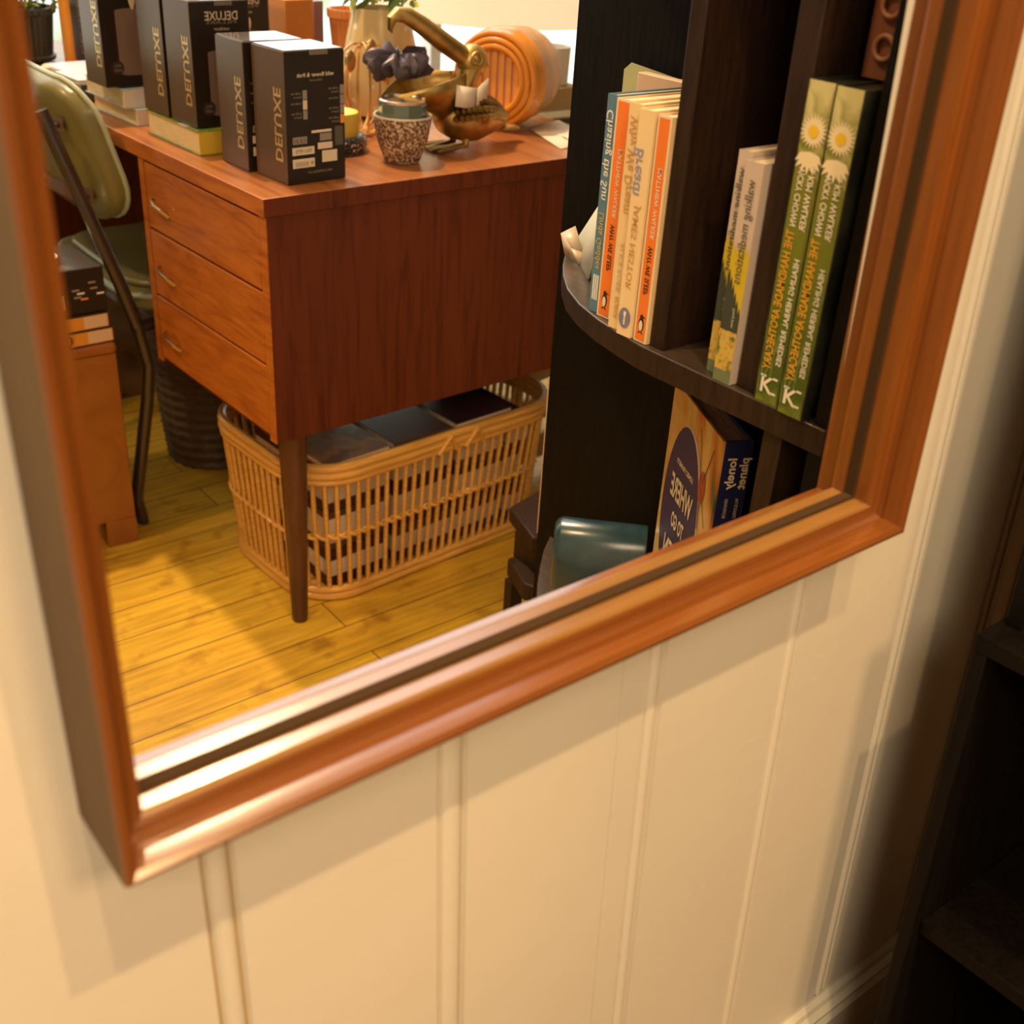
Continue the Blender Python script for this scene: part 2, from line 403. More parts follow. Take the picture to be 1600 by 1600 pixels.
# window: frame bars and bright panes of street daylight
def window_glow():
    m = bpy.data.materials.new('bright_daylight_glass'); nt, b = nodes_of(m)
    tc = nt.nodes.new('ShaderNodeTexCoord'); n = nt.nodes.new('ShaderNodeTexNoise'); n.inputs['Scale'].default_value = 3.5; n.inputs['Detail'].default_value = 2
    nt.links.new(tc.outputs['Object'], n.inputs[0])
    r = nt.nodes.new('ShaderNodeValToRGB')
    r.color_ramp.elements[0].position = .36; r.color_ramp.elements[0].color = (.30, .42, .16, 1)
    r.color_ramp.elements[1].position = .55; r.color_ramp.elements[1].color = (.95, .90, .80, 1)
    e = r.color_ramp.elements.new(.45); e.color = (.72, .86, .78, 1)
    nt.links.new(n.outputs[0], r.inputs[0])
    nt.links.new(r.outputs[0], b.inputs['Emission Color']); b.inputs['Emission Strength'].default_value = 1.9
    b.inputs['Base Color'].default_value = (.1, .1, .1, 1)
    return m
m_sillw = mat('white_window_paint', (.8, .75, .66), .4)
wn = bpy.data.objects.new('window_1', None); COL.objects.link(wn); wn.location = (1.4, 3.22, .42); struct(wn, True)
b = MB(); b.box(-1.6, 1.6, .02, .03, 0, 2.18); b.build('pane', window_glow(), wn)
b = MB()
for x in (-1.6, -.82, -.02, .78, 1.56): b.box(x, x + .04, -.03, .02, 0, 2.18)
for z in (0, 1.2, 2.14): b.box(-1.6, 1.6, -.03, .02, z, z + .04)
b.build('window_frame', m_sillw, wn)
b = MB(); b.box(-1.6, 1.6, -.16, .0, -.03, 0.0); b.build('window_sill', m_sillw, wn, .004)
# added glowing panel, unseen, mirrored as cool sheen in the frame rail
cl = thing('sheen_panel', 'added cool glowing panel out of view, reflected as sheen in the mirror frame', 'light', (1.25, 2.74, 2.96))
b = MB(); b.box(-1.05, 1.05, -.42, .42, .0, .012); b.build('glow_face', mat('cool_panel_glow', (.8, .8, .8), .5, emit=(.84, .88, 1.0), es=3.8), cl)
b = MB()
for a_ in ((-1.07, 1.07, -.44, -.42), (-1.07, 1.07, .42, .44), (-1.07, -1.05, -.42, .42), (1.05, 1.07, -.42, .42)): b.box(*a_, -.005, .039)
b.build('panel_rim', m_metal, cl)

# ------------------------------------------------------------------ desk
DO = (.706, 1.432, 0); DR = R(2.0)
Dm = Matrix.Translation(DO) @ Matrix.Rotation(DR, 4, 'Z')
desk = thing('teak_desk', 'mid-century teak desk with three-drawer pedestal and tapered leg', 'desk', DO, DR)
DT = .722
b = MB(); b.box(-.004, .74, -.004, 1.42, DT - .026, DT, [0, 0, 1, 1, 2, 1]); part(b.build('desk_top', [m_teak_top, m_teak_v, m_teak_d], desk, .0015), 'warm brown teak top')  # upright edges off the drawer side take the shade-darkened teak
def pedestal(y0, y1):
    b = MB(); b.box(.002, .72, y0 + .0, y0 + .018, .352, DT - .026, 0)      # end panel
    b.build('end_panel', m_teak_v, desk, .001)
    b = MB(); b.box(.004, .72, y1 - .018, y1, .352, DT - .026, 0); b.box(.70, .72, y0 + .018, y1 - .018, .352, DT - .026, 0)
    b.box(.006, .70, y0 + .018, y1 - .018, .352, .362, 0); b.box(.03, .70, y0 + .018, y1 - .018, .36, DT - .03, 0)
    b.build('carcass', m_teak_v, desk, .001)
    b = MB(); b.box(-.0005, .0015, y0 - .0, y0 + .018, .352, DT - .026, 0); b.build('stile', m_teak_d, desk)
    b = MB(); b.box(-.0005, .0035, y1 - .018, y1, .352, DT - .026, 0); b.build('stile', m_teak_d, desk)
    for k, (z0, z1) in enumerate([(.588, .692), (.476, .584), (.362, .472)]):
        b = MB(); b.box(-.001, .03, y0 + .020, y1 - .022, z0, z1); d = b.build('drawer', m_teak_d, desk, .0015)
        yc = y1 - .075; zc = (z0 + z1) / 2 - .005
        b = MB(); b.tube([(-.001, yc + .028, zc + .004), (-.009, yc + .02, zc + .003), (-.014, yc, zc), (-.012, yc - .018, zc - .004), (-.001, yc - .022, zc - .014)], [.002, .0026, .003, .0034, .004], 8)
        part(b.build('drawer_pull', m_brass, d), 'small bent metal pull')
pedestal(0.0, .405)
pedestal(1.08, 1.41)
def leg(x, y):
    b = MB(); b.lathe([(.0125, 0), (.0135, .01), (.021, .30), (.0225, .352)], 24, T=Matrix.Translation((x, y, 0)))
    part(b.build('leg', m_darkleg, desk), 'dark tapered round leg')
for x, y in ((.042, .026), (.66, .03), (.04, 1.37), (.66, 1.37)): leg(x, y)

# ------------------------------------------------------------------ candle cartons on the desk
def candle_box(label, loc, rz, dims=(.097, .083, .176), front='back', grp='black candle cartons on the desk'):
    wx, wy, h = dims
    t = thing('candle_carton', label, 'box', loc, rz, grp)
    b = MB(); b.box(0, wx, 0, wy, 0, h, [0, 0, 0, 0, 1, 0])
    b.build('carton', [m_boxblack, m_boxbrown], t, .0012)
    b = MB(); b.box(.002, wx - .002, .002, wy - .002, h, h + .0012)
    b.box(wx * .42, wx * .72, -.0006, .003, h - .006, h + .0014)
    part(b.build('top_flap', mat('carton_top_sheen', (.22, .17, .15), .12, coat=1), t), 'shiny top flap')  # top lighter than the carton: daylight sheen put into its colour
    b = MB()
    e = -.0004
    # gold title up the narrow side, mirrored as seen in the glass
    b.text('DELUXE', (e, wy * .34, .030), (0, 0, 1), (0, -1, 0), .098, .026, 0, bold=.02)
    part(b.build('gold_title', m_gold, t), 'gold lettering DELUXE')
    b = MB()
    if front == 'back':
        b.text('wild flower & fruit'.upper().lower(), (wx * .82, e, h * .81), (-1, 0, 0), (0, 0, 1), wx * .62, .0075, 0, bold=.02)
        b.text('infused', (wx * .62, e, h * .775), (-1, 0, 0), (0, 0, 1), wx * .2, .005, 2)
        for (u, zz, n) in ((.17, .69, 3), (.80, .71, 3)):
            for i in range(4):
                z0 = h * (zz - i * .075)
                mi = 2
                if u < .5 and i == 3: continue
                b.box(wx * (u + .12), wx * (u + .19), e, 0, z0 - .008, z0 + .004, 3 if (u > .5 and i == 3) else (0 if (u < .5 and i == 1) else 2))
                b.text('candle wax', (wx * (u + .09), e, z0 - .001), (-1, 0, 0), (0, 0, 1), wx * .17, .005, 2)
                if i != 1: b.text('burn', (wx * (u + .09), e, z0 - .006), (-1, 0, 0), (0, 0, 1), wx * .12, .005, 2)
        b.box(wx * .10, wx * .34, e, 0, h * .31, h * .365, 2); b.text('CE E1', (wx * .32, e * 1.5, h * .32), (-1, 0, 0), (0, 0, 1), wx * .2, .007, 1)
        b.box(wx * .09, wx * .46, e, 0, h * .225, h * .285, 0); b.text('TRU FITS', (wx * .42, e * 1.5, h * .24), (-1, 0, 0), (0, 0, 1), wx * .28, .007, 1)
        b.box(wx * .09, wx * .46, e, 0, h * .125, h * .195, 0); b.text('0 ||||||||', (wx * .44, e * 1.5, h * .145), (-1, 0, 0), (0, 0, 1), wx * .3, .007, 1)
        b.box(wx * .52, wx * .77, e, 0, h * .255, h * .305, 0)
        b.box(wx * .59, wx * .85, e * 1.2, 0, h * .15, h * .24, 0)
        b.box(wx * .42, wx * .76, e, 0, h * .385, h * .405, 0); b.box(wx * .56, wx * .76, e, 0, h * .32, h * .375, 2)
        b.box(wx * .82, wx * .96, e, 0, h * .27, h * .42, 4)
        b.text('www.candleshop.com', (wx * .76, e, h * .075), (-1, 0, 0), (0, 0, 1), wx * .42, .006, 2)
        b.build('label_print', [m_cream_print, m_blk, m_grey_pr, m_orange_pr, m_greydk_pr], t)
    else:
        b.text('DELUXE', (wx * .80, e, h * .855), (-1, 0, 0), (0, 0, 1), wx * .55, .017, 0, bold=.015)
        b.text('PILLARS', (wx * .77, e, h * .825), (-1, 0, 0), (0, 0, 1), wx * .5, .006, 2)
        b.text('outdoor', (wx * .65, e, h * .775), (-1, 0, 0), (0, 0, 1), wx * .26, .007, 0)
        cx = wx * .56; rr = wx * .30; zt = h * .60; zb = h * .09
        oval = [(cx + rr * math.cos(a), e, zt + .004 * math.sin(a)) for a in [PI * k / 12 for k in range(13)]]
        b.poly(oval + [(cx - rr, e, zb + .003), (cx - rr * .6, e, zb), (cx + rr * .6, e, zb), (cx + rr, e, zb + .003)], 1)
        b.poly([(cx + math.sin(a) * .0055 * (1 - .35 * math.cos(a)), e * 1.6, zt + .014 + .013 * math.cos(a) * -1) for a in [2 * PI * k / 14 for k in range(14)]], 0)
        b.poly([(wx * .22 + .011 * math.cos(a), e * 2, h * .155 + .011 * math.sin(a)) for a in [2 * PI * k / 18 for k in range(18)]], 3)
        b.text('ALL', (wx * .28, e * 2.5, h * .165), (-1, 0, 0), (0, 0, 1), .012, .006, 2); b.text('LED', (wx * .28, e * 2.5, h * .125), (-1, 0, 0), (0, 0, 1), .012, .006, 2)
        b.build('label_print', [m_cream_print, m_candlepic, m_grey_pr, m_blk], t)
    return t
candle_box('black candle carton nearest the desk corner, small pale labels printed on its face', (.766, 1.476, DT), R(4))
candle_box('black candle carton directly behind the one at the desk corner, mostly hidden', (.752, 1.568, DT), R(1))
candle_box('black candle carton with a printed grey candle standing on the yellow-edged book', (.738, 1.705, DT + .0365), R(3), front='f')
candle_box('black candle carton tight behind the one on the yellow-edged book', (.732, 1.795, DT + .0365), R(3), front='f')
candle_box('black candle carton showing a whole printed candle, on two white books', (.692, 1.942, DT + .0585), R(3), (.100, .075, .19), front='f')
candle_box('black candle carton farthest back, part hidden, its printed flame showing', (.955, 2.07, DT), R(3), (.10, .08, .19), front='f')
candle_box('dark carton standing beside the ribbed plant pot', (.838, 2.44, DT), R(-2), (.10, .08, .18), front='f')

# ------------------------------------------------------------------ flat books
def flat_book(label, loc, rz, L, Wd, th, cov, spine, pages, grp=None, art=None, nm='book', gap=.003):
    """spine on the -y face, pages on the -x face"""
    t = thing(nm, label, 'book', loc, rz, grp)
    b = MB(); b.box(0, L, 0, Wd, 0, .0015, 0); b.box(0, L, 0, Wd, th - .0015, th, 0); b.box(0, L, 0, .0018, 0.0015, th - .0015, 1)
    if art: art(b, L, Wd, th)
    b.build('cover', [cov, spine, m_white, m_blk], t)
    b = MB(); b.box(gap, L - gap, .0018, Wd - gap, .0016, th - .0016); b.build('pages', pages, t)
    return t
m_yel = mat('yellow_spine', (.80, .56, .06), .4); m_grn = ramp_mat('lime_botanical_cover', [(.4, (.50, .50, .05)), (.55, (.22, .34, .05)), (.65, (.85, .80, .65))], (1, 1, 1), .25, 25, coat=.6)
m_wcov = ramp_mat('blue_white_cover', [(.4, (.78, .80, .84)), (.6, (.25, .42, .62)), (.7, (.5, .2, .12))], (1, 1, 1), .25, 14, coat=.5)
m_wsp = mat('white_spine', (.72, .68, .64), .4); m_yp = ramp_mat('cream_page_block', [(.3, (.75, .58, .30)), (.7, (.90, .74, .42))], (1, 1, 20), .8, 30)
flat_book('thick yellow-edged paperback lying under the printed candle carton', (.732, 1.688, DT), R(2), .135, .185, .035, m_grn, m_yel, m_yp)
flat_book('white-spined paperback lying at the bottom of the pair by the desk edge', (.729, 1.918, DT), R(4), .13, .17, .026, m_wcov, m_wsp, m_yp, 'white paperbacks by the desk edge')
flat_book('white-spined paperback with blue cover lying on top of the pair', (.715, 1.93, DT + .0272), R(2), .13, .165, .029, m_wcov, m_wsp, m_yp, 'white paperbacks by the desk edge')
m_dkcov = mat('charcoal_cover', (.04, .035, .04), .4)
flat_book('dark thick book lying beyond the white paperbacks', (.715, 2.13, DT), R(5), .12, .10, .030, m_dkcov, m_dkcov, m_pages)
flat_book('slim pale book on top of the dark thick book', (.712, 2.135, DT + .0305), R(3), .115, .10, .008, m_wsp, m_wsp, m_pages)
b = MB(); b.box(0, .10, 0, .085, 0, .028); o = b.build('white_box', mat('pale_blue_white_card', (.70, .74, .80), .35), None, .003); o.location = (.745, 2.30, DT); o.rotation_euler = (0, 0, R(8))
tag(o, 'small pale blue-white box lying near the ribbed plant pot', 'box')
b = MB(); b.lathe([(.0, 0), (.011, 0), (.011, .13), (.008, .145), (0, .148)], 20); o = b.build('taper_candle', mat('orange_wax', (.90, .36, .04), .4)); o.location = (.812, 2.46, DT)
tag(o, 'tall orange candle standing between plant pot and dark carton', 'candle')
b = MB(); b.lathe([(.0, 0), (.010, 0), (.010, .03), (.006, .034), (0, .034)], 16); o = b.build('stub_candle', mat('cream_wax', (.80, .62, .40), .4)); o.location = (.722, 2.33, DT)
tag(o, 'short cream candle stub at the desk edge above the green chair', 'candle')

# ------------------------------------------------------------------ plants and pots
def leaf_cluster(n, r, h, seed, mb, z0, size=.012):
    rnd = random.Random(seed)
    for k in range(n):
        a = rnd.uniform(0, 2 * PI); rr = r * math.sqrt(rnd.random()); z = z0 + h * rnd.random()
        c = Vector((rr * math.cos(a), rr * math.sin(a), z)); q = Euler((rnd.uniform(-1.2, 1.2), rnd.uniform(-1.2, 1.2), rnd.uniform(0, 6))).to_matrix()
        s_ = size * rnd.uniform(.6, 1.3)
        pts = [c + q @ Vector(p) * s_ for p in ((-1, 0, 0), (-.3, .45, .1), (.5, .4, .1), (1.1, 0, -.1), (.5, -.4, .1), (-.3, -.45, .1))]
        mb.poly(pts, k % 2)
m_leaf1 = mat('fresh_leaf', (.16, .30, .03), .4); m_leaf2 = mat('yellow_green_leaf', (.42, .46, .06), .4)
p = thing('potted_plant', 'leafy green plant in a dark ribbed pot at the far left of the desk', 'plant', (.760, 2.60, DT))
b = MB(); b.lathe([(.030, 0), (.042, .004), (.044, .012), (.040, .014), (.046, .09), (.050, .094), (.050, .104), (.045, .104), (.043, .09)], 72, rib=.035, T=Matrix.Diagonal((1.5, 1.5, 1.0, 1))); part(b.build('pot', mat('dark_ribbed_ceramic', (.075, .075, .055), .35)), 'dark vertically ribbed pot').parent = p
b = MB(); leaf_cluster(300, .08, .09, 3, b, .10); b.build('foliage', [m_leaf1, m_leaf2], p)
b = MB(); b.tube([(0, 0, .05), (.004, 0, .14)], .003); b.build('stem', m_leaf1, p)

p = thing('glass_vase', 'large cream spotted vase holding a leafy plant behind the bronze pelican', 'vase', (1.150, 1.845, DT))
vp = [(.035, 0), (.052, .006), (.066, .04), (.068, .075), (.062, .12), (.052, .165), (.050, .180), (.048, .180), (.050, .165), (.060, .12)]
m_vase = bpy.data.materials.new('spotted_cream_glaze'); nt, bs = nodes_of(m_vase)
tc = nt.nodes.new('ShaderNodeTexCoord'); vo = nt.nodes.new('ShaderNodeTexVoronoi'); vo.inputs['Scale'].default_value = 38; nt.links.new(tc.outputs['Object'], vo.inputs[0])
rr_ = nt.nodes.new('ShaderNodeValToRGB'); rr_.color_ramp.elements[0].position = .16; rr_.color_ramp.elements[0].color = (.95, .93, .85, 1); rr_.color_ramp.elements[1].position = .22; rr_.color_ramp.elements[1].color = (.78, .60, .30, 1)
nt.links.new(vo.outputs['Distance'], rr_.inputs[0]); nt.links.new(rr_.outputs[0], bs.inputs['Base Color']); bs.inputs['Roughness'].default_value = .2; bs.inputs['Transmission Weight'].default_value = .25
b = MB(); b.lathe(vp, 40); b.build('vase_body', m_vase, p)
b = MB(); leaf_cluster(160, .06, .06, 5, b, .185, .013); b.build('foliage', [m_leaf1, m_leaf2], p)

b = MB(); b.box(0, .065, 0, .06, 0, .165); o = b.build('orange_carton', mat('orange_brown_card', (.62, .24, .05), .45), None, .002); o.location = (1.10, 2.10, DT); o.rotation_euler = (0, 0, R(6))
tag(o, 'plain orange-brown carton standing behind the black cartons', 'box')
b = MB(); b.box(0, .022, 0, .06, 0, .158); o = b.build('book', [mat('mauve_cover', (.30, .18, .20), .4)], None, .001); o.location = (1.178, 2.13, DT); o.rotation_euler = (0, 0, R(4))
tag(o, 'slim mauve book upright beside the orange-brown carton', 'book')
b = MB(); b.lathe([(.030, 0), (.035, .003), (.046, .125), (.050, .128), (.050, .143), (.045, .143), (.042, .12)], 60, rib=.03); o = b.build('ribbed_pot', mat('terracotta', (.72, .30, .09), .5)); o.location = (1.265, 2.13, DT)
tag(o, 'empty ribbed terracotta pot behind the spotted vase', 'pot')
m_slat = mat('orange_slats', (.80, .36, .09), .4)

# ------------------------------------------------------------------ round orange lacquer drum lying on its side
dr = thing('orange_drum_lantern', 'orange ringed lacquer drum lying on its side behind the bronze pelican', 'lantern', (1.262, 1.665, DT))
ax = Matrix.Translation((.055, .028, .084)) @ Matrix.Rotation(R(27), 4, 'Z') @ Matrix.Rotation(R(90), 4, 'Y')
m_orl = ramp_mat('orange_lacquer', [(.3, (.62, .21, .02)), (.7, (.78, .32, .04))], (1, 1, 1), .22, 8, coat=.6)
b = MB(); b.lathe([(.066, -.050), (.078, -.046), (.083, -.035), (.0835, -.02), (.080, -.015), (.079, .045), (.076, .062), (.068, .070), (0, .070)], 48, T=ax); b.build('drum_body', m_orl, dr)
for k, (r0, x0) in enumerate([(.074, -.052), (.064, -.056), (.054, -.058)]):
    b = MB(); c_ = [ax @ Vector((r0 * math.cos(a), r0 * math.sin(a), x0)) for a in [2 * PI * i / 40 for i in range(40)]]
    b.tube(c_, .0055, 10, closed=True); b.build('ring', m_orl, dr)
b = MB(); b.lathe([(.0, -.046), (.051, -.046), (.051, -.052), (.070, -.052)], 32, T=ax)
for k in range(7):
    x = -.042 + k * .014; h_ = math.sqrt(max(.0, .050 ** 2 - x * x))
    b.box(-h_, h_, x - .004, x + .004, -.056, -.050, 1, T=ax)
part(b.build('slatted_face', [mat('pink_inner_lining', (.75, .38, .25), .6), m_slat], dr), 'open face with orange slats')

# ------------------------------------------------------------------ bronze pelican
pel = thing('pelican_figurine', 'bronze pelican figurine with raised bill and open pouch standing on the desk', 'figurine', (1.120, 1.583, DT), R(0))
b = MB()
def egg(p):
    q = p.copy()
    if q.x > 0: q.z = q.z * (1 - .45 * q.x) - .32 * q.x * q.x; q.y *= (1 - .5 * q.x)
    return q
bc = Vector((.040, 0, .047))
b.ellipsoid(bc, (.072, .044, .039), 28, 18, 0, fn=egg)
# overlapping feathers in rows
for row in range(5):
    for k in range(13):
        for sd in (-1, 1):
            u = -.75 + k * .125 + (row % 2) * .06; el = R(78 - row * 17)
            cx = bc.x + u * .070
            w_ = math.sqrt(max(.05, 1 - u * u))
            yy = sd * math.cos(el) * .044 * w_ * (1 - .5 * max(0, u)); zz = bc.z + math.sin(el) * .037 * w_ * (1 - .45 * max(0, u)) - .30 * .036 * max(0, u) ** 2
            T = Matrix.Translation((cx, yy * 1.06, bc.z + (zz - bc.z) * 1.10)) @ Matrix.Rotation(-sd * (PI / 2 - el), 4, 'X') @ Matrix.Rotation(R(24), 4, 'Y')
            b.ellipsoid((0, 0, .001), (.0115, .0062, .0042), 8, 5, 0, T=T)
b.ellipsoid((.118, 0, .022), (.022, .014, .006), 12, 8)
b.build('body', m_bronze, pel)
b = MB()
for sd in (-1, 1):
    y = sd * .018; b = MB()
    b.tube([(.02, y, .03), (.015, y, .006)], [.007, .005], 8)
    b.poly([(.022, y, .007), (-.042, y - .020, .003), (-.050, y - .006, .004), (-.052, y + .006, .003), (-.042, y + .018, .003)])
    for q in (-.018, 0, .016): b.tube([(.02, y, .006), (-.05, y + q, .0035)], [.004, .0025], 6)
    b.build('foot', m_bronze, pel)
b = MB(); b.tube([(.012, 0, .055), (.012, 0, .080), (.026, 0, .105), (.034, 0, .128)], [.022, .017, .017, .022], 14)
b.ellipsoid((.036, 0, .132), (.027, .023, .026), 20, 12); b.tube([(.058, 0, .128), (.070, 0, .122)], [.009, .0008], 8)
for sd in (-1, 1):
    b.tube([(.030 + .010 * math.cos(a), sd * .0215, .138 + .010 * math.sin(a)) for a in [2 * PI * i / 16 for i in range(16)]], .0022, 8, closed=True)
    b.ellipsoid((.030, sd * .022, .138), (.005, .004, .005), 10, 8)
hd = b.build('head', m_bronze, pel)
b = MB(); b.tube([(.022, 0, .138), (-.02, 0, .162), (-.06, 0, .187), (-.088, 0, .202), (-.105, 0, .204), (-.116, 0, .197), (-.118, 0, .183), (-.114, 0, .178)], [.015, .015, .0135, .0125, .011, .008, .004, .0008], 14)
b.build('upper_bill', m_bronze, pel)
b = MB(); vs = []; fs = []; NU, NV = 16, 12
for i in range(NU + 1):
    u = i / NU; x = -.125 + .140 * u
    top = .088 + .028 * u + .008 * math.sin(u * PI); dep = .085 * math.sin(PI * min(1, .08 + .62 * u)) * (.35 + .65 * u); wd = .006 + .040 * math.sin(PI * min(.93, u * .9 + .05))
    for j in range(NV + 1):
        a = PI * j / NV
        vs.append((x, -wd * math.cos(a), top - max(.002, dep) * math.sin(a)))
for i in range(NU):
    for j in range(NV): fs.append((i * (NV + 1) + j, i * (NV + 1) + j + 1, (i + 1) * (NV + 1) + j + 1, (i + 1) * (NV + 1) + j))
b.add(vs, fs); part(b.build('pouch', m_bronze, pel, solid=.003), 'deep open lower bill')
b = MB(); b.poly([(-.020, -.036, .072), (.015, -.040, .066), (.018, -.040, .098), (-.018, -.036, .104)]); b.poly([(.018, -.040, .070), (.042, -.036, .078), (.044, -.036, .112), (.020, -.040, .098)])
b.build('tag', mat('paper_tag', (.85, .72, .58), .6), pel, solid=.0008)

b = MB(); NR = 60; vs = []; fs = []
rnd = random.Random(4)
for i in range(NR):
    a = 2 * PI * i / NR; rr = .021 + .004 * math.sin(a * 17) + .003 * math.sin(a * 7 + 2) + rnd.uniform(-.003, .003)
    for k in range(12):
        c = 2 * PI * k / 12; r1 = rr * (1 + .18 * math.sin(3 * c + a * 7))
        vs.append(((.030 + r1 * math.cos(c)) * math.cos(a), (.024 + r1 * math.cos(c) * .8) * math.sin(a), r1 * .62 * math.sin(c) + .005 * math.sin(a * 5 + 1) + .004 * math.sin(a * 13)))
for i in range(NR):
    for k in range(12): fs.append((i * 12 + k, ((i + 1) % NR) * 12 + k, ((i + 1) % NR) * 12 + (k + 1) % 12, i * 12 + (k + 1) % 12))
b.add(vs, fs); o = b.build('scrunchie', ramp_mat('dusky_violet_satin', [(.3, (.018, .012, .024)), (.7, (.13, .09, .12))], (1, 1, 1), .35, 20), sharp=60); o.location = (1.028, 1.600, DT + .133); o.rotation_euler = (R(6), R(-3), 0)
tag(o, 'crumpled dark violet satin scrunchie resting over the pelican pouch', 'scrunchie')

# ------------------------------------------------------------------ cup, dish, candle, wires
c_ = thing('speckled_cup', 'small brown speckled stoneware cup at the desk edge beside the pelican', 'cup', (.994, 1.535, DT))
b = MB(); b.lathe([(0, 0), (.025, 0), (.028, .004), (.039, .033), (.0435, .058), (.045, .068), (.044, .071), (.0415, .070), (.040, .056), (.034, .028), (0, .012)], 44, mis=[0, 0, 0, 0, 0, 1, 1, 1, 1, 1, 1])
b.build('cup_body', [ramp_mat('brown_speckle_glaze', [(.38, (.10, .045, .02)), (.50, (.28, .15, .075)), (.60, (.62, .48, .33))], (1, 1, 1), .6, 230, 2, bump=.3), mat('oat_rim_glaze', (.68, .56, .44), .35)], c_)
g = thing('glass_tealight_holder', 'faceted smoky glass tealight holder sitting inside the speckled cup', 'candle holder', (.994, 1.535, DT + .056))
b = MB(); b.lathe([(.031, 0), (.036, .004), (.0365, .030), (.034, .034), (.031, .030), (.029, .01), (0, .008)], 10)
b.build('glass_body', mat('smoky_green_glass', (.30, .36, .30), .08, trans=.6), g, sharp=10)
b = MB(); b.lathe([(.0345, .033), (.036, .036), (.034, .038), (.032, .035)], 40); part(b.build('rim', m_metal, g), 'bright rim')
b = MB(); b.lathe([(0, 0), (.046, 0), (.050, .006), (.050, .020), (.046, .024), (.042, .020), (0, .016)], 44)
o = b.build('beaded_dish', ramp_mat('black_silver_beading', [(.25, (.01, .01, .01)), (.6, (.03, .03, .03)), (.75, (.6, .55, .5))], (1, 1, 1), .3, 240, 1, kind='V', bump=.4)); o.location = (.940, 1.645, DT)
tag(o, 'low round black beaded dish between carton and speckled cup', 'dish')
b = MB(); b.lathe([(0, 0), (.036, 0), (.0375, .003), (.0375, .032), (.036, .035), (0, .034)], 36)
o = b.build('pillar_candle', mat('golden_yellow_wax', (.92, .66, .10), .4)); o.location = (.940, 1.645, DT + .0245)
tag(o, 'short golden yellow candle sitting on the black beaded dish', 'candle')
wb_ = thing('wire_ornament', 'looped gold wire ornament standing behind the black carton at the desk corner', 'ornament', (1.035, 1.735, DT))
m_gw = mat('gold_wire', (.80, .50, .20), .3, .9)
for k in range(5):
    a = k * PI / 5
    b = MB(); b.tube([(.022 * k * .3 + .045 * math.cos(t) * math.cos(a), .045 * math.cos(t) * math.sin(a), .072 + .07 * math.sin(t)) for t in [2 * PI * i / 30 for i in range(30)]], .0018, 6, closed=True); b.build('wire_loop', m_gw, wb_)
for (x, z) in ((-.03, .12), (.01, .135), (.035, .10)):
    b = MB(); b.ellipsoid((x, -.03, z), (.011, .003, .017), 14, 8); b.build('wire_leaf', m_gw, wb_)
b = MB(); b.lathe([(0, 0), (.03, 0), (.03, .004), (0, .006)], 20); b.build('base', m_gw, wb_)
b = MB(); b.box(0, .13, 0, .10, 0, .075); o = b.build('brown_leather_box', mat('brown_leather', (.12, .045, .02), .4, bump=.3, bscale=80), None, .008); o.location = (.945, 1.87, DT)
tag(o, 'brown leather box in shade behind the gold wire ornament', 'box')

# papers, mug, lamp
b = MB(); b.poly([(0, 0, 0), (.10, .02, .001), (.12, .15, .010), (.05, .15, .002)]); b.poly([(.03, -.05, .003), (.12, -.03, .004), (.13, .07, .002), (.05, .06, .007)])
o = b.build('paper_sheets', mat('cream_paper', (.85, .76, .64), .7), None, solid=.0006); o.location = (1.285, 1.50, DT + .001)
tag(o, 'loose cream paper sheets at the desk edge next to the dark bookcase', 'paper')
b = MB(); b.tube([(0, 0, .004), (.02, -.01, .004), (.035, .01, .006), (.05, .03, .004), (.08, .04, .004), (.10, .035, .003)], .0022, 6)
o = b.build('cable', m_blk); o.location = (1.315, 1.515, DT + .006); tag(o, 'short black cable curled on the loose cream papers', 'cable')
b = MB(); b.box(0, .10, 0, .10, 0, .042); o = b.build('beige_box', mat('beige_card', (.50, .36, .18), .6), None, .002); o.location = (1.455, 1.76, DT)
tag(o, 'low beige box behind the drum, under the white mug', 'box')
mg = thing('white_mug', 'white mug on the low beige box at the far right of the desk', 'mug', (1.505, 1.80, DT + .0425))
b = MB(); b.lathe([(0, 0), (.030, 0), (.034, .004), (.036, .07), (.033, .07), (.031, .01), (0, .008)], 30); b.build('mug_body', mat('white_glaze', (.85, .80, .72), .25), mg)
b = MB(); b.tube([(-.033, -.0, .058), (-.052, 0, .054), (-.057, 0, .036), (-.050, 0, .018), (-.033, 0, .014)], .004, 8); b.build('handle', mat('white_glaze_handle', (.85, .80, .72), .25), mg)
lp = thing('table_lamp', 'table lamp with wide cream woven drum shade glowing behind the desk things', 'lamp', (1.73, 2.28, 0))
m_shade = bpy.data.materials.new('woven_cream_shade'); nt, bs = nodes_of(m_shade)
tc = nt.nodes.new('ShaderNodeTexCoord'); wv = nt.nodes.new('ShaderNodeTexWave'); wv.bands_direction = 'Z'; wv.inputs['Scale'].default_value = 60; nt.links.new(tc.outputs['Object'], wv.inputs[0])
rr_ = nt.nodes.new('ShaderNodeValToRGB'); rr_.color_ramp.elements[0].color = (.70, .50, .24, 1); rr_.color_ramp.elements[1].color = (.95, .82, .58, 1)
nt.links.new(wv.outputs['Fac'], rr_.inputs[0]); nt.links.new(rr_.outputs[0], bs.inputs['Base Color']); nt.links.new(rr_.outputs[0], bs.inputs['Emission Color']); bs.inputs['Emission Strength'].default_value = .85; bs.inputs['Roughness'].default_value = .8
b = MB(); b.lathe([(.285, .830), (.285, .832), (.245, 1.11), (.243, 1.11), (.2825, .832)], 48); sh = b.build('lamp_shade', m_shade, lp)
b = MB(); b.lathe([(0, .0), (.13, .0), (.13, .02), (.02, .03), (.014, .5), (.012, .98), (0, .98)], 24); b.build('lamp_base', m_brass, lp)
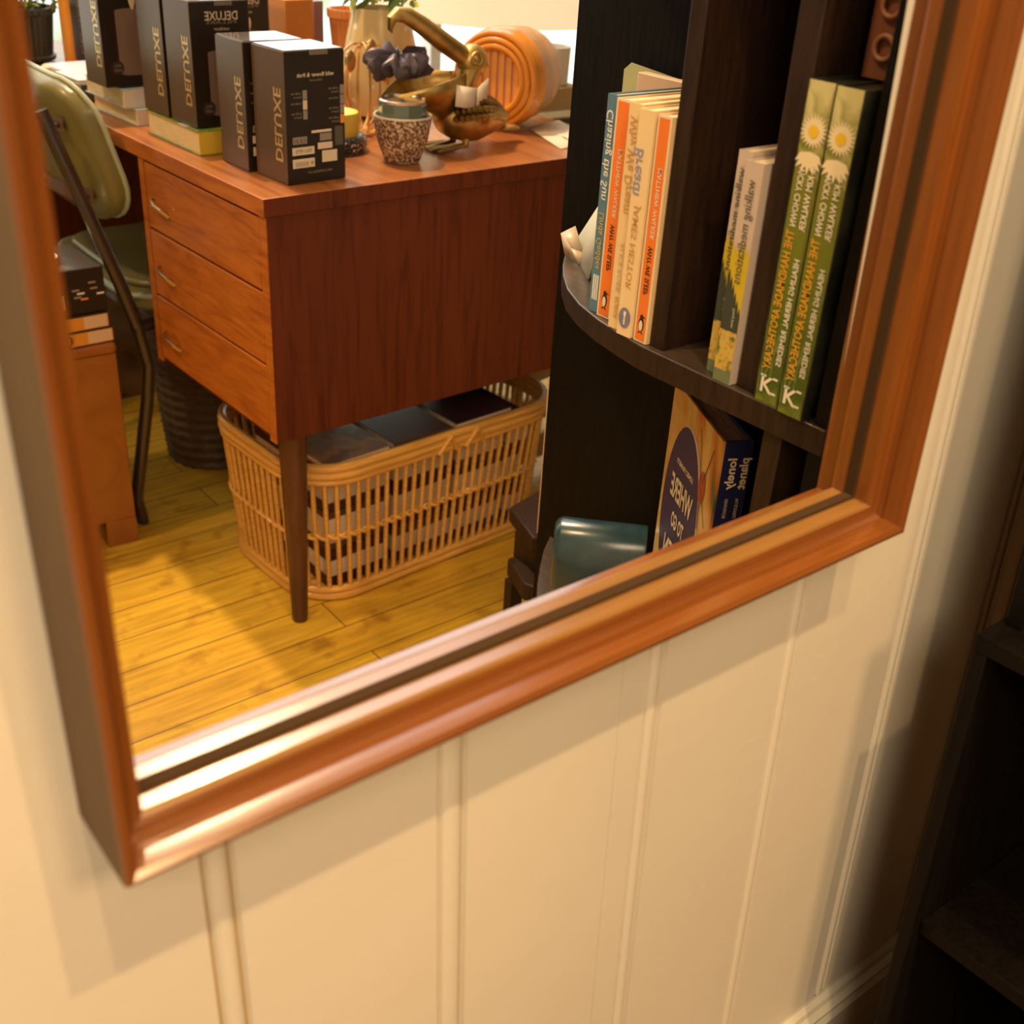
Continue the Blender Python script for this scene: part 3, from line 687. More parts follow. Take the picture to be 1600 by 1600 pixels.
light('lamp_bulb', 'POINT', (1.73, 2.28, .93), 16, WARM, .05, room=True)

# ------------------------------------------------------------------ green chair
ch = thing('vintage_chair', 'vintage green vinyl chair with dark tubular frame pulled up to the desk', 'chair', (.827, 2.068, 0), 0)
m_vinyl = mat('olive_green_vinyl', (.20, .17, .055), .35, bump=.15, bscale=90, var=.15, vscale=6, coat=.2)
m_pipe = mat('pale_green_piping', (.42, .46, .34), .35)
def rrect(w, h, r, n=6):
    pts = []
    for cx, cy, a0 in ((w / 2 - r, h / 2 - r, 0), (-w / 2 + r, h / 2 - r, 90), (-w / 2 + r, -h / 2 + r, 180), (w / 2 - r, -h / 2 + r, 270)):
        for k in range(n + 1):
            a = R(a0 + 90 * k / n); pts.append((cx + r * math.cos(a), cy + r * math.sin(a)))
    return pts
BT = Matrix.Translation((-.218, 0, .680)) @ Matrix.Rotation(R(-16), 4, 'Y') @ Matrix(((0, 0, 1, 0), (1, 0, 0, 0), (0, 1, 0, 0), (0, 0, 0, 1)))
out = rrect(.40, .235, .075)
b = MB(); n = len(out)
rings = [(.93, -.030), (1.0, -.022), (1.0, -.004), (.96, .006), (.80, .010)]
def bow(x): return .9 * x * x
vs = []; fs = []
for s_, d in rings:
    for x, y in out: vs.append((x * s_, y * s_, -d - .0 + bow(x * s_)))
for i in range(len(rings) - 1):
    for k in range(n): fs.append((i * n + k, i * n + (k + 1) % n, (i + 1) * n + (k + 1) % n, (i + 1) * n + k))
for ring in (0, len(rings) - 1):
    c0 = len(vs); d = rings[ring][1]
    for f_ in (.66, .33):
        for x, y in out: vs.append((x * f_ * .9, y * f_ * .9, -d + bow(x * f_ * .9)))
    vs.append((0, 0, -d)); base = ring * n
    for k in range(n):
        k2 = (k + 1) % n
        fs.append((base + k, base + k2, c0 + k2, c0 + k)); fs.append((c0 + k, c0 + k2, c0 + n + k2, c0 + n + k)); fs.append((c0 + n + k, c0 + n + k2, c0 + 2 * n))
b.add(vs, fs, 0, T=BT); b.build('backrest', m_vinyl, ch, sharp=60)
b = MB(); b.tube([BT @ Vector((x * 1.005, y * 1.005, .022 + bow(x))) for x, y in out], .0042, 8, closed=True)
part(b.build('piping', m_pipe, ch), 'pale green edge piping')
for yy in (.055, -.065):
    b = MB()
    pts = [BT @ Vector((x, yy, bow(x) - .012)) for x in (-.165, -.08, 0, .08, .165)]
    for i in range(4):
        a_, c2 = pts[i], pts[i + 1]
        b.add([a_ + Vector((-.003, 0, -.012)), c2 + Vector((-.003, 0, -.012)), c2 + Vector((-.003, 0, .012)), a_ + Vector((-.003, 0, .012))], [(0, 1, 2, 3)])
    for x in (-.15, 0, .15): b.ellipsoid(BT @ Vector((x, yy, bow(x) - .016)), (.004, .004, .004), 8, 6, 1)
    part(b.build('back_strap', [mat('brown_painted_strap', (.15, .07, .035), .4), m_darkmetal], ch), 'brown metal strap with screws')
b = MB(); so = rrect(.42, .40, .07); ST = Matrix.Translation((.045, 0, .455))
b.prism(so, -.032, .0, 0, T=ST); b.prism([(x * .9, y * .9) for x, y in so], .0, .012, 0, T=ST); b.build('seat', m_vinyl, ch, .006, 3)
b = MB(); b.tube([ST @ Vector((x, y, -.006)) for x, y in so], .0042, 8, closed=True); part(b.build('seat_piping', m_pipe, ch), 'pale green seat piping')
for sd in (-1, 1):
    y = sd * .205
    b = MB(); b.tube([(-.262, y * .90, .765), (-.224, y, .63), (-.180, y, .49), (-.155, y, .40), (-.142, y * .98, .33), (-.150, y * .95, .26), (-.182, y * .84, .06), (-.172, y * .80, .0)], .0115, 12)
    b.build('leg', m_darkmetal, ch)
    b = MB(); b.tube([(-.165, y, .40), (.0, y * .9, .415), (.18, y * .9, .415), (.22, y * .9, .39), (.235, y * .9, .25), (.25, y * .9, 0)], .0105, 10); b.build('leg', m_darkmetal, ch)
b = MB(); b.tube([(.20, -.205, .40), (.20, .205, .40)], .009, 8); b.build('stretcher', m_darkmetal, ch)

# ------------------------------------------------------------------ orange-brown low cabinet and the things on it
cb = thing('low_wooden_cabinet', 'low varnished orange-brown wooden cabinet at left with rounded top edge', 'cabinet', (.622, 1.845, 0), R(-3))
m_cab = ramp_mat('burr_orange_veneer', [(.3, (.26, .075, .010)), (.7, (.36, .12, .02))], (1, 1, 1), .3, 9, 6, 1.5, coat=.5)
b = MB(); b.box(-.36, 0, 0, .24, .052, .372); b.build('carcass', m_cab, cb, .002)
b = MB(); b.box(-.362, .002, -.004, .245, .372, .392); part(b.build('cabinet_top', m_cab, cb, .008, 4), 'rounded glossy top')
for x0, x1 in ((-.36, -.30), (-.055, 0)):
    b = MB(); b.box(x0, x1, 0, .24, 0, .052); b.build('foot', m_cab, cb, .001)
m_orb = mat('orange_spine_card', (.72, .30, .04), .4); m_cr = mat('cream_spine_card', (.70, .50, .33), .45)
def spine_y(b, L, th, logo):
    e = -.0005
    b.box(L * .80, L - .002, e, 0, .003, th - .003, 2)
    if logo:
        c = (L * .62, th / 2)
        b.poly([(c[0] + .012 * math.cos(a), e, c[1] + .0105 * math.sin(a)) for a in [2 * PI * k / 16 for k in range(16)]], 3)
        for q in (-.005, 0, .005): b.box(c[0] + q - .001, c[0] + q + .001, e * 2, 0, c[1] - .006, c[1] + .006, 2)
zb = .3925
for lbl, z, logo, L in (('orange-spined book lying at the bottom on the low cabinet, black seal on its spine', 0, True, .21), ('orange-spined book with cream end lying second from the bottom on the low cabinet', .0265, False, .205)):
    t = thing('book', lbl, 'book', (.412, 1.845, zb + z), R(1), 'orange books on the low cabinet')
    b = MB(); b.box(0, L, 0, .15, 0, .002, 3); b.box(0, L, 0, .15, .024, .026, 3); b.box(0, L, 0, .002, .002, .024, 1); spine_y(b, L, .026, logo)
    b.build('cover', [m_orb, m_orb, m_cr, m_blk], t)
    b = MB(); b.box(.003, L - .003, .002, .147, .002, .024); b.build('pages', m_pages, t)
t = thing('candle_carton', 'black candle carton lying flat on the orange books at left', 'box', (.415, 1.85, zb + .0535), R(1))
b = MB(); b.box(0, .205, 0, .14, 0, .075); b.build('carton', m_boxblack, t, .0015)
b = MB(); b.box(0.002, .203, .002, .138, .075, .076); part(b.build('top_flap', mat('grey_top_sheen', (.20, .18, .17), .15, coat=1), t), 'shiny grey top')  # grey top on a black carton, its sheen coloured in
b = MB(); e = -.0005
b.box(.10, .135, e, 0, .012, .036, 0)
for x, z, m_ in ((.150, .040, 2), (.158, .034, 1), (.152, .028, 2), (.163, .024, 3), (.18, .040, 2), (.19, .030, 1), (.178, .050, 2), (.11, .045, 2)): b.box(x, x + .012, e, 0, z, z + .003, m_)
b.build('label_print', [m_cream_print, m_white, m_grey_pr, m_orange_pr], t)
t = thing('tealight', 'small glowing tealight on top of the carton by the left frame', 'candle', (.548, 1.90, zb + .131))
b = MB(); b.lathe([(0, 0), (.018, 0), (.019, .012), (.017, .012), (0, .008)], 20); b.build('cup', m_metal, t)
b = MB(); b.lathe([(0, .0081), (.016, .0085), (.014, .014), (0, .016)], 16); b.build('flame_glow', mat('warm_glow', (1, .8, .5), .5, emit=(1, .72, .35), es=3.0), t)
b = MB(); b.box(0, .09, 0, .09, 0, .052, 0); b.box(.055, .083, -.0005, 0, .012, .03, 1); b.box(.055, .078, -.0005, 0, .036, .046, 2)
o = b.build('carton', [mat('dark_brown_card', (.06, .03, .02), .4), m_cream_print, m_orange_pr], None, .001); o.location = (.44, 1.93, zb + .131); tag(o, 'small dark carton with pale label behind the tealight', 'box')

# crumpled bag and clutter behind the chair
def lumpy(name, label, cat, loc, r, m, seed, amp=.18, rz=0):
    rnd = random.Random(seed); ph = [rnd.uniform(0, 6) for _ in range(8)]
    def fn(p):
        k = 1 + amp * (math.sin(p.x * 5 + ph[0]) * math.sin(p.y * 6 + ph[1]) + .6 * math.sin(p.z * 9 + ph[2] + p.x * 4) + .4 * math.sin(p.y * 13 + ph[3]))
        q = p * k; q.z = max(q.z, -.93); return q
    b = MB(); b.ellipsoid((0, 0, r[2] * .93), r, 36, 22, fn=fn); o = b.build(name, m, sharp=50); o.location = loc; o.rotation_euler = (0, 0, rz)
    return tag(o, label, cat)
lumpy('crumpled_bag', 'crumpled brown paper bag on the floor behind the low cabinet', 'bag', (.86, 2.52, 0), (.13, .09, .17), ramp_mat('brown_kraft', [(.3, (.12, .06, .03)), (.7, (.28, .16, .08))], (1, 1, 1), .6, 8, bump=.5), 3)
lumpy('dark_fabric_bag', 'dark fabric bag slumped on the floor beyond the green chair', 'bag', (.40, 2.55, 0), (.20, .16, .26), mat('black_canvas', (.012, .011, .012), .8), 9)

# ------------------------------------------------------------------ dark wicker basket under the chair
wk = thing('round_wicker_basket', 'round dark brown wicker basket under the green chair', 'basket', (.905, 2.115, 0))
b = MB(); prof_ = []
for i in range(49):
    z = .365 * i / 48; prof_.append(((.098 + .032 * z / .36) + .0030 * math.sin(i * PI / 1.5), z))
b.lathe([(0, .003), (.09, .0)] + prof_ + [(.118, .365), (.095, .02), (0, .01)], 48, rib=.018)
b.build('basket_wall', ramp_mat('dark_willow', [(.3, (.05, .026, .012)), (.7, (.13, .075, .035))], (6, 6, 60), .55, 8), wk)
b = MB()
for k in range(2): b.tube([((.131 + .003 * math.sin(12 * a + k * PI)) * math.cos(a), (.131 + .003 * math.sin(12 * a + k * PI)) * math.sin(a), .365 + .004 * math.cos(12 * a + k * PI)) for a in [2 * PI * i / 96 for i in range(96)]], .006, 8, closed=True)
b.build('rim', mat('dark_willow_rim', (.10, .055, .028), .5), wk)

# ------------------------------------------------------------------ rattan basket of books under the desk
rb = thing('rattan_basket', 'open slatted golden rattan basket full of books on the floor under the desk', 'basket', (1.035, 1.635, 0), R(3.5))
m_rat = ramp_mat('golden_rattan', [(.3, (.55, .26, .045)), (.7, (.74, .40, .09))], (1, 1, 12), .35, 20, coat=.3)
BW, BD, BH = .57, .34, .268
def bpath(w, d, r, n=10, lin=16):
    pts = []
    base = rrect(w, d, r, n)
    for i in range(len(base)):
        a = Vector((*base[i], 0)); c = Vector((*base[(i + 1) % len(base)], 0)); L = (c - a).length
        k = max(1, int(L / .02))
        for j in range(k): pts.append(a.lerp(c, j / k))
    return pts
def resample(pts, n):
    tot = []; L = 0
    for i in range(len(pts)): tot.append(L); L += (pts[(i + 1) % len(pts)] - pts[i]).length
    res = []
    for k in range(n):
        s_ = L * k / n; i = max(j for j in range(len(pts)) if tot[j] <= s_ + 1e-9)
        a = pts[i]; c = pts[(i + 1) % len(pts)]; res.append(a.lerp(c, (s_ - tot[i]) / max(1e-9, (c - a).length)))
    return res
top = bpath(BW, BD, .10); bot = bpath(BW - .035, BD - .035, .09)
for nm, pth, zz, rads in (('rim', top, (BH, BH - .014, BH - .026), (.008, .008, .006)), ('base_hoop', bot, (.008, .021), (.008, .007))):
    b = MB()
    for z, r_ in zip(zz, rads): b.tube([(p.x, p.y, z) for p in pth], r_, 10, closed=True)
    b.build(nm, m_rat, rb)
NS = 84
tp = resample(top, NS); bt = resample(bot, NS)
b = MB()
for k in range(NS):
    b.tube([(bt[k].x, bt[k].y, .012), (bt[k].lerp(tp[k], .5).x, bt[k].lerp(tp[k], .5).y, BH / 2), (tp[k].x, tp[k].y, BH - .012)], .0042, 6)
part(b.build('stakes', m_rat, rb), 'upright rattan stakes')
b = MB()
mid = resample([bt_.lerp(tp_, .5) for bt_, tp_ in zip(bt, tp)], 400)
for ph in (0, PI):
    pts = []
    for i, p in enumerate(mid):
        nrm = Vector((p.x, p.y, 0)).normalized(); a = i / 400 * NS * PI + ph
        pts.append(p + nrm * .0055 * math.sin(a) + Vector((0, 0, BH * .5 + .004 * math.cos(a))))
    b.tube(pts, .0032, 6, closed=True)
b.build('woven_band', m_rat, rb)
b = MB(); b.tube([(-.02, -BD / 2 - .004, BH - .030), (.0, -BD / 2 - .010, BH + .002), (.02, -BD / 2 - .004, BH - .030)], .005, 8); b.tube([(.04, -BD / 2 - .004, BH - .03), (.06, -BD / 2 - .010, BH + .002), (.08, -BD / 2 - .004, BH - .03)], .005, 8)
b.build('rim_binding', m_rat, rb)
b = MB(); b.prism([(p.x * .98, p.y * .98) for p in bot], .004, .010); b.build('basket_bottom', m_rat, rb)
RB = Matrix.Translation(rb.location) @ Matrix.Rotation(R(3.5), 4, 'Z')
m_maroon = mat('maroon_cover', (.05, .015, .015), .4); m_brn = mat('dull_brown_cover', (.10, .05, .035), .35); m_purp = mat('plum_cover', (.06, .02, .03), .3)
m_wpg = mat('white_page_block', (.80, .66, .52), .8)
cols = [(-.225, .13), (-.085, .135), (.055, .12), (.181, .050)]
cnt = 0
tiers = ['bottom', 'middle', 'top']
stk = ['rattan basket stack nearest the desk leg', 'second rattan basket stack from the desk leg', 'third rattan basket stack from the desk leg', 'narrow rattan basket stack at its far end']
def wbook(b, w_, d_, h_, ct):
    b.box(0, w_, 0, d_, 0, ct, 0); b.box(0, w_, 0, d_, h_ - ct, h_, 0)
for ci, (x0, w_) in enumerate(cols):
    for ti in range(3):
        h_ = .0735; z0 = .0105 + ti * .075
        loc = RB @ Vector((x0 + .008 + random.uniform(0, .003), -.122 + random.uniform(0, .004), z0))
        t = thing('book', '%s book of the %s' % (tiers[ti], stk[ci]), 'book', loc, R(3.5) + R(random.uniform(-1, 1)), 'books packed in the rattan basket')
        b = MB(); wbook(b, w_ - .006, .232, h_, (.020, .012, .016)[ti]); b.build('cover', [m_maroon, m_brn, m_purp][(ci + ti) % 3], t)
        b = MB(); b.box(.002, w_ - .008, .002, .230, .010, h_ - .010); b.build('pages', m_wpg, t)
m_art = ramp_mat('ochre_cover_art', [(.42, (.20, .10, .05)), (.5, (.46, .22, .06)), (.6, (.30, .16, .10))], (1, 1, 1), .3, 14, coat=.4)
flat_book('ochre book lying on top in the basket next to the desk leg', RB @ Vector((-.212, -.118, .2375)), R(5), .13, .20, .012, m_art, m_wpg, m_wpg, 'books lying on top of the basket')
flat_book('brown book with pale outlined cover lying on top in the basket, in the middle', RB @ Vector((-.075, -.120, .2375)), R(3), .125, .20, .014, m_brn, m_brn, m_pages, 'books lying on top of the basket')
flat_book('plum coloured book lying on top in the basket toward the bookcase', RB @ Vector((.065, -.118, .2375)), R(4), .13, .20, .014, m_purp, m_wpg, m_pages, 'books lying on top of the basket')

# things beyond the basket
cr = thing('slatted_crate', 'pale slatted wooden crate on the floor in the shade behind the basket', 'crate', (1.36, 1.66, 0), R(10))
m_pine = mat('shaded_pine', (.34, .22, .11), .6)
for z in (.03, .12, .21, .29):
    b = MB(); b.box(0, .40, 0, .012, z, z + .055); b.box(0, .012, .012, .30, z, z + .055); b.build('slat', m_pine, cr)
for x, y in ((.012, .012), (.37, .012), (.012, .27)):
    b = MB(); b.box(x, x + .018, y, y + .018, 0, .345); b.build('corner_post', m_pine, cr)
lumpy('dark_teal_bag', 'dark teal bag on the floor between rattan basket and bookcase', 'bag', (1.50, 1.37, 0), (.08, .07, .13), mat('dark_teal_cloth', (.015, .035, .042), .6), 12)
lumpy('black_round_hat', 'black rounded soft hat lying on the far end of the basket', 'hat', RB @ Vector((.215, .04, .238)), (.055, .07, .055), mat('black_felt', (.012, .012, .016), .8), 21, .05)

# ------------------------------------------------------------------ BOOKCASE with rounded end
bk = thing('curved_end_bookcase', 'black-brown open bookcase with rounded end shelves at right of the mirror', 'bookcase', (.70, .485, 0))
OX, OY = .70, .485
curve = [(.695, .691), (.700, .725), (.706, .759), (.719, .802), (.738, .842), (.762, .877), (.785, .905), (.812, .933), (.842, .962), (.872, .985)]
sh_out = [(.872, .485), (.697, .485), (.695, .60)] + curve
sh_out = [(x - OX, y - OY) for x, y in sh_out]
def shelf(z, nm='shelf'):
    b = MB(); b.prism(sh_out, z - .0225, z, 0, side=1); return b.build(nm, [m_shelf_top, m_dark_wood], bk, .0012, sharp=30)
for z in (.07, .365, .768, 1.16): shelf(z)
b = MB(); b.box(.174, .186, 0, .528, 0, 1.5); b.build('back_panel', m_black_wood, bk)
b = MB(); b.box(.0, .174, 0, .014, 0, 1.5); b.build('end_panel', m_black_wood, bk, .001)
for (y0, y1, z0, z1) in ((.185, .202, .768, 1.1375), (.075, .097, .768, 1.1375), (.043, .062, .365, .7455), (.20, .218, .07, .3425)):
    b = MB(); b.box(.003, .174, y0, y1, z0, z1); b.build('divider', m_dark_wood, bk, .001)
b = MB(); b.prism([(x * .94 + .01, y * .96) for x, y in sh_out], 0, .0475, 0); b.build('plinth', m_dark_wood, bk)

# ------------------------------------------------------------------ upright books: spine on x=0 facing -x, thickness along +y
def upright(label, loc, rz, th, D, Hh, cov, pages, art=None, extra=(), grp=None, tilt=0):
    t = thing('book', label, 'book', loc, rz, grp)
    if tilt: t.rotation_euler = (R(tilt), 0, rz)
    b = MB(); b.box(0, D, 0, .0014, 0, Hh, 0); b.box(0, D, th - .0014, th, 0, Hh, 0); b.box(0, .0014, .0014, th - .0014, 0, Hh, 1)
    if art: art(b, th, Hh)
    b.build('cover', list(cov) + list(extra), t)
    b = MB(); b.box(.0015, D - .002, .0015, th - .0015, .0015, Hh - .0015); b.build('pages', pages, t)
    return t
E_ = -.0003
def sp_rect(b, y0, y1, z0, z1, mi, e=E_): b.box(e, 0, y0, y1, z0, z1, mi)
def sp_text(b, s_, y, z, L, size, mi, bold=.01, e=E_ * 2): b.text(s_, (e, y, z), (0, 0, -1), (0, 1, 0), L, size, mi, bold=bold)
GB = 'upright books on the upper shelf of the curved bookcase'
m_blue = mat('slate_blue_cover', (.10, .22, .32), .4); m_or = mat('bright_orange_cover', (.90, .22, .03), .4)
m_crm = mat('cream_cover', (.86, .62, .32), .45); m_crm2 = mat('warm_cream_cover', (.88, .66, .36), .45); m_tan = mat('tan_print', (.60, .33, .12), .5); m_bluep = mat('faded_blue_print', (.32, .30, .42), .5)
m_bookpg = mat('paperback_pages', (.90, .74, .50), .8); m_ltg = mat('pale_cream_print', (.80, .74, .60), .5); m_gldp = mat('gold_print', (.55, .42, .12), .5); m_circ = mat('blue_grey_roundel', (.22, .20, .30), .5)
def art_chasing(b, th, H):
    sp_text(b, 'Chasing the Sun', th * .25, H - .013, .078, .012, 2)
    sp_text(b, 'Linda Geddes', th * .25, H - .103, .052, .010, 4)
    for k in range(3): sp_rect(b, th * (.2 + .22 * k), th * (.32 + .22 * k), .012, .036, 2)
def penguin(b, y, z, s_, dk, lt):
    def el(cy, cz, ry, rz_, mi, e): b.poly([(e, cy + ry * math.cos(a), cz + rz_ * math.sin(a)) for a in [2 * PI * k / 16 for k in range(16)]], mi)
    el(y, z, .26 * s_, .5 * s_, dk, E_ * 1.6); el(y + .02 * s_, z - .08 * s_, .17 * s_, .36 * s_, lt, E_ * 2.4); el(y, z + .52 * s_, .15 * s_, .17 * s_, dk, E_ * 2)
    b.poly([(E_ * 2, y - .1 * s_, z + .6 * s_), (E_ * 2, y - .42 * s_, z + .5 * s_), (E_ * 2, y - .1 * s_, z + .46 * s_)], dk)
    for q in (-1, 1): b.poly([(E_ * 2, y + q * .04 * s_, z - .46 * s_), (E_ * 2, y + q * .3 * s_, z - .62 * s_), (E_ * 2, y + q * .05 * s_, z - .6 * s_)], dk)
def art_wws(b, th, H):
    sp_rect(b, .0008, th - .0008, 0.0, H, 2, E_ * .5); sp_rect(b, .0022, th - .0022, .0015, H - .002, 3, E_)
    sp_text(b, 'MATTHEW WALKER', th * .30, H - .042, .060, .0068, 4); sp_text(b, 'WHY WE SLEEP', th * .30, H - .108, .043, .0078, 5, .02)
    penguin(b, th / 2, .0165, .0135, 5, 4)
def art_dream(b, th, H):
    sp_text(b, 'Why We Dream', th * .30, H - .010, .082, .012, 2); sp_text(b, 'ALICE ROBB', th * .30, H - .118, .045, .0075, 3, 0); sp_text(b, 'PICADOR', th * .3, .030, .020, .007, 2)
def art_breath(b, th, H):
    sp_text(b, 'Breath', th * .45, H - .032, .038, .016, 3, .01); sp_text(b, 'JAMES NESTOR', th * .30, H - .078, .075, .0095, 2, .01)
    b.poly([(E_ * 2, th * .5 + .0072 * math.cos(a), .017 + .0095 * math.sin(a)) for a in [2 * PI * k / 20 for k in range(20)]], 4)
    sp_rect(b, th * .46, th * .54, .011, .019, 5, E_ * 3); sp_rect(b, th * .42, th * .58, .019, .023, 5, E_ * 3)
Z0 = .7685
upright('slim slate-blue paperback, outermost on the curved shelf end', (.716, .772, Z0), R(0), .0125, .128, .197, (m_blue, m_blue), m_bookpg, art_chasing, (m_white, m_blk, m_gldp), GB)
upright('orange paperback beside the slate-blue one, farther from the divider', (.714, .752, Z0), 0, .0185, .128, .196, (m_crm, m_crm), m_bookpg, art_wws, (m_ltg, m_or, m_ltg, m_blk), GB)
upright('cream paperback with tan lettering between the orange and the thicker cream book', (.703, .7265, Z0), R(2), .0150, .128, .198, (m_crm, m_crm), m_bookpg, art_dream, (m_tan, mat('faint_print', (.60, .46, .28), .5)), GB)
upright('thicker cream paperback with faded blue script and blue-grey roundel', (.698, .7075, Z0), R(2), .0170, .128, .1965, (m_crm2, m_crm2), m_bookpg, art_breath, (m_tan, m_bluep, m_circ, m_white), GB)
upright('orange paperback tight against the divider', (.700, .6885, Z0), R(0), .0165, .128, .195, (m_crm, m_crm), m_bookpg, art_wws, (m_ltg, m_or, m_ltg, m_blk), GB)
# pale green card and box standing behind the paperbacks
b = MB(); b.box(0, .002, 0, .115, 0, .190); b.poly([(0, 0, .19), (0, .115, .19), (0, .105, .198)]); o = b.build('pale_green_card', mat('pale_green_card', (.50, .52, .28), .6), None); o.location = (.856, .800, Z0)
tag(o, 'pale green card standing behind the paperbacks on the curved shelf', 'card')
b = MB(); b.box(0, .012, 0, .075, 0, .194, 0); b.poly([(-.0004, .010, .176), (-.0004, .040, .182), (-.0004, .010, .190)], 1); o = b.build('pink_card_box', [mat('pink_cream_card', (.72, .50, .36), .5), mat('red_print', (.6, .10, .05), .5)], None, .001); o.location = (.840, .803, Z0)
tag(o, 'slim pinkish box just above the paperbacks against the divider', 'box')
# leaning papers and crumpled wrap at shelf end
t = thing('leaning_booklet', 'white booklet leaning against the slate-blue paperback at the shelf end', 'booklet', (.745, .800, Z0)); t.rotation_euler = (R(-0), 0, 0)
b = MB(); b.poly([(.087, .145, 0), (.030, .052, 0), (-.008, -.008, .085), (-.006, -.0085, .152), (.06, .004, .175)]); b.build('cover', mat('white_green_sheet', (.78, .76, .58), .6), t, solid=.002)
b = MB(); b.poly([(0, 0, 0), (.02, .035, .002), (.028, .05, .045), (.006, .018, .028)]); b.poly([(.006, .018, .028), (.028, .05, .045), (.045, .035, .060), (.02, .004, .018)]); b.poly([(0, 0, 0), (.006, .018, .028), (.02, .004, .018), (.012, -.012, .004)])
o = b.build('folded_wrap', mat('folded_beige_wrap', (.55, .42, .30), .4), None, solid=.0012); o.location = (.797, .893, Z0 + .001); o.rotation_euler = (0, 0, R(20)); o.scale = (.7, .7, .5); tag(o, 'folded beige paper wrap lying on the bare rounded shelf end', 'wrap')

# walking meditations pair
m_wm0 = mat('warm_white_cover', (.62, .50, .42), .3, coat=.4); m_wy = mat('mustard_yellow', (.62, .46, .02), .45); m_wg = mat('dark_grey_green', (.045, .055, .04), .5)
m_flow = ramp_mat('flower_meadow_print', [(.36, (.12, .16, .06)), (.48, (.62, .40, .06)), (.58, (.62, .46, .10)), (.68, (.55, .20, .12))], (1, 1, 1), .45, 130, 4)
m_sage = mat('sage_cover', (.16, .20, .11), .4)
def art_walk(b, th, H):
    sp_rect(b, 0, th, H * .24, H * .60, 2, E_)
    rnd = random.Random(1)
    for i in range(5): b.poly([(E_, th * i / 5, H * .60), (E_, th * (i + .5) / 5, H * (.63 + rnd.random() * .05)), (E_, th * (i + 1) / 5, H * .60)], 2)
    for i in range(6):
        zt = H * (.34 + .032 * i); y0 = th * i / 6; y1 = th * (i + 1) / 6
        b.poly([(E_ * 1.5, y0, H * .24), (E_ * 1.5, y1, H * .24), (E_ * 1.5, y1, zt), (E_ * 1.5, (y0 + y1) / 2, zt + H * .03), (E_ * 1.5, y0, zt - H * .01)], 3)
    b.poly([(E_ * 1.6, 0, H * .06), (E_ * 1.6, th, H * .06), (E_ * 1.6, th, H * .25), (E_ * 1.6, 0, H * .25)], 4)
    b.poly([(E_, 0, 0), (E_, th, 0), (E_, th, H * .065), (E_, 0, H * .065)], 5)
    sp_text(b, 'walking meditations', th * .28, H - .013, .082, .0120, 6, 0, E_ * 3)
    sp_text(b, 'Danny Jones', th * .3, H * .36, .016, .0035, 7, 0, E_ * 3)
exw = (m_wy, m_wg, m_flow, m_sage, mat('grey_script', (.10, .09, .08), .5), m_ltg)
upright('pale and yellow small book with a flower meadow print, nearer the frame', (.697, .5855, Z0), R(0), .0185, .125, .180, (m_wm0, m_wm0), m_bookpg, art_walk, exw, 'pale and yellow books in the middle bay')
upright('pale and yellow small book half hidden behind its twin in the middle bay', (.706, .6055, Z0), R(0), .0140, .125, .184, (m_wm0, m_wm0), m_bookpg, art_walk, exw, 'pale and yellow books in the middle bay')

# herbal hardbacks
def green_mat():
    m = bpy.data.materials.new('green_meadow_print'); nt, b = nodes_of(m)
    tc = nt.nodes.new('ShaderNodeTexCoord'); sx = nt.nodes.new('ShaderNodeSeparateXYZ'); nt.links.new(tc.outputs['Object'], sx.inputs[0])
    n = nt.nodes.new('ShaderNodeTexNoise'); n.inputs['Scale'].default_value = 70; n.inputs['Distortion'].default_value = 1.2; nt.links.new(tc.outputs['Object'], n.inputs[0])
    ad = nt.nodes.new('ShaderNodeMath'); ad.operation = 'MULTIPLY_ADD'; ad.inputs[1].default_value = .30; nt.links.new(n.outputs[0], ad.inputs[0])
    mr = nt.nodes.new('ShaderNodeMath'); mr.operation = 'MULTIPLY'; mr.inputs[1].default_value = 3.2; nt.links.new(sx.outputs[2], mr.inputs[0]); nt.links.new(mr.outputs[0], ad.inputs[2])
    r = nt.nodes.new('ShaderNodeValToRGB'); st = [(.12, (.16, .20, .02)), (.22, (.06, .10, .012)), (.45, (.13, .17, .015)), (.74, (.20, .21, .02)), (.92, (.62, .56, .26))]
    while len(r.color_ramp.elements) < len(st): r.color_ramp.elements.new(.5)
    for e, (p, c) in zip(r.color_ramp.elements, st): e.position = p; e.color = (*c, 1)
    nt.links.new(ad.outputs[0], r.inputs[0]); nt.links.new(r.outputs[0], b.inputs['Base Color']); b.inputs['Roughness'].default_value = .4
    return m
m_green = green_mat(); m_dkcover = ramp_mat('dark_photo_cover', [(.45, (.012, .012, .010)), (.62, (.05, .05, .03)), (.72, (.16, .12, .08))], (1, 1, 1), .35, 14)
m_ogold = mat('orange_gold_lettering', (.72, .36, .03), .45); m_petal = mat('cream_petal_print', (.85, .72, .45), .5); m_dgold = mat('daisy_yellow_print', (.85, .55, .02), .5); m_gstalk = mat('grass_blade_print', (.20, .26, .06), .5)
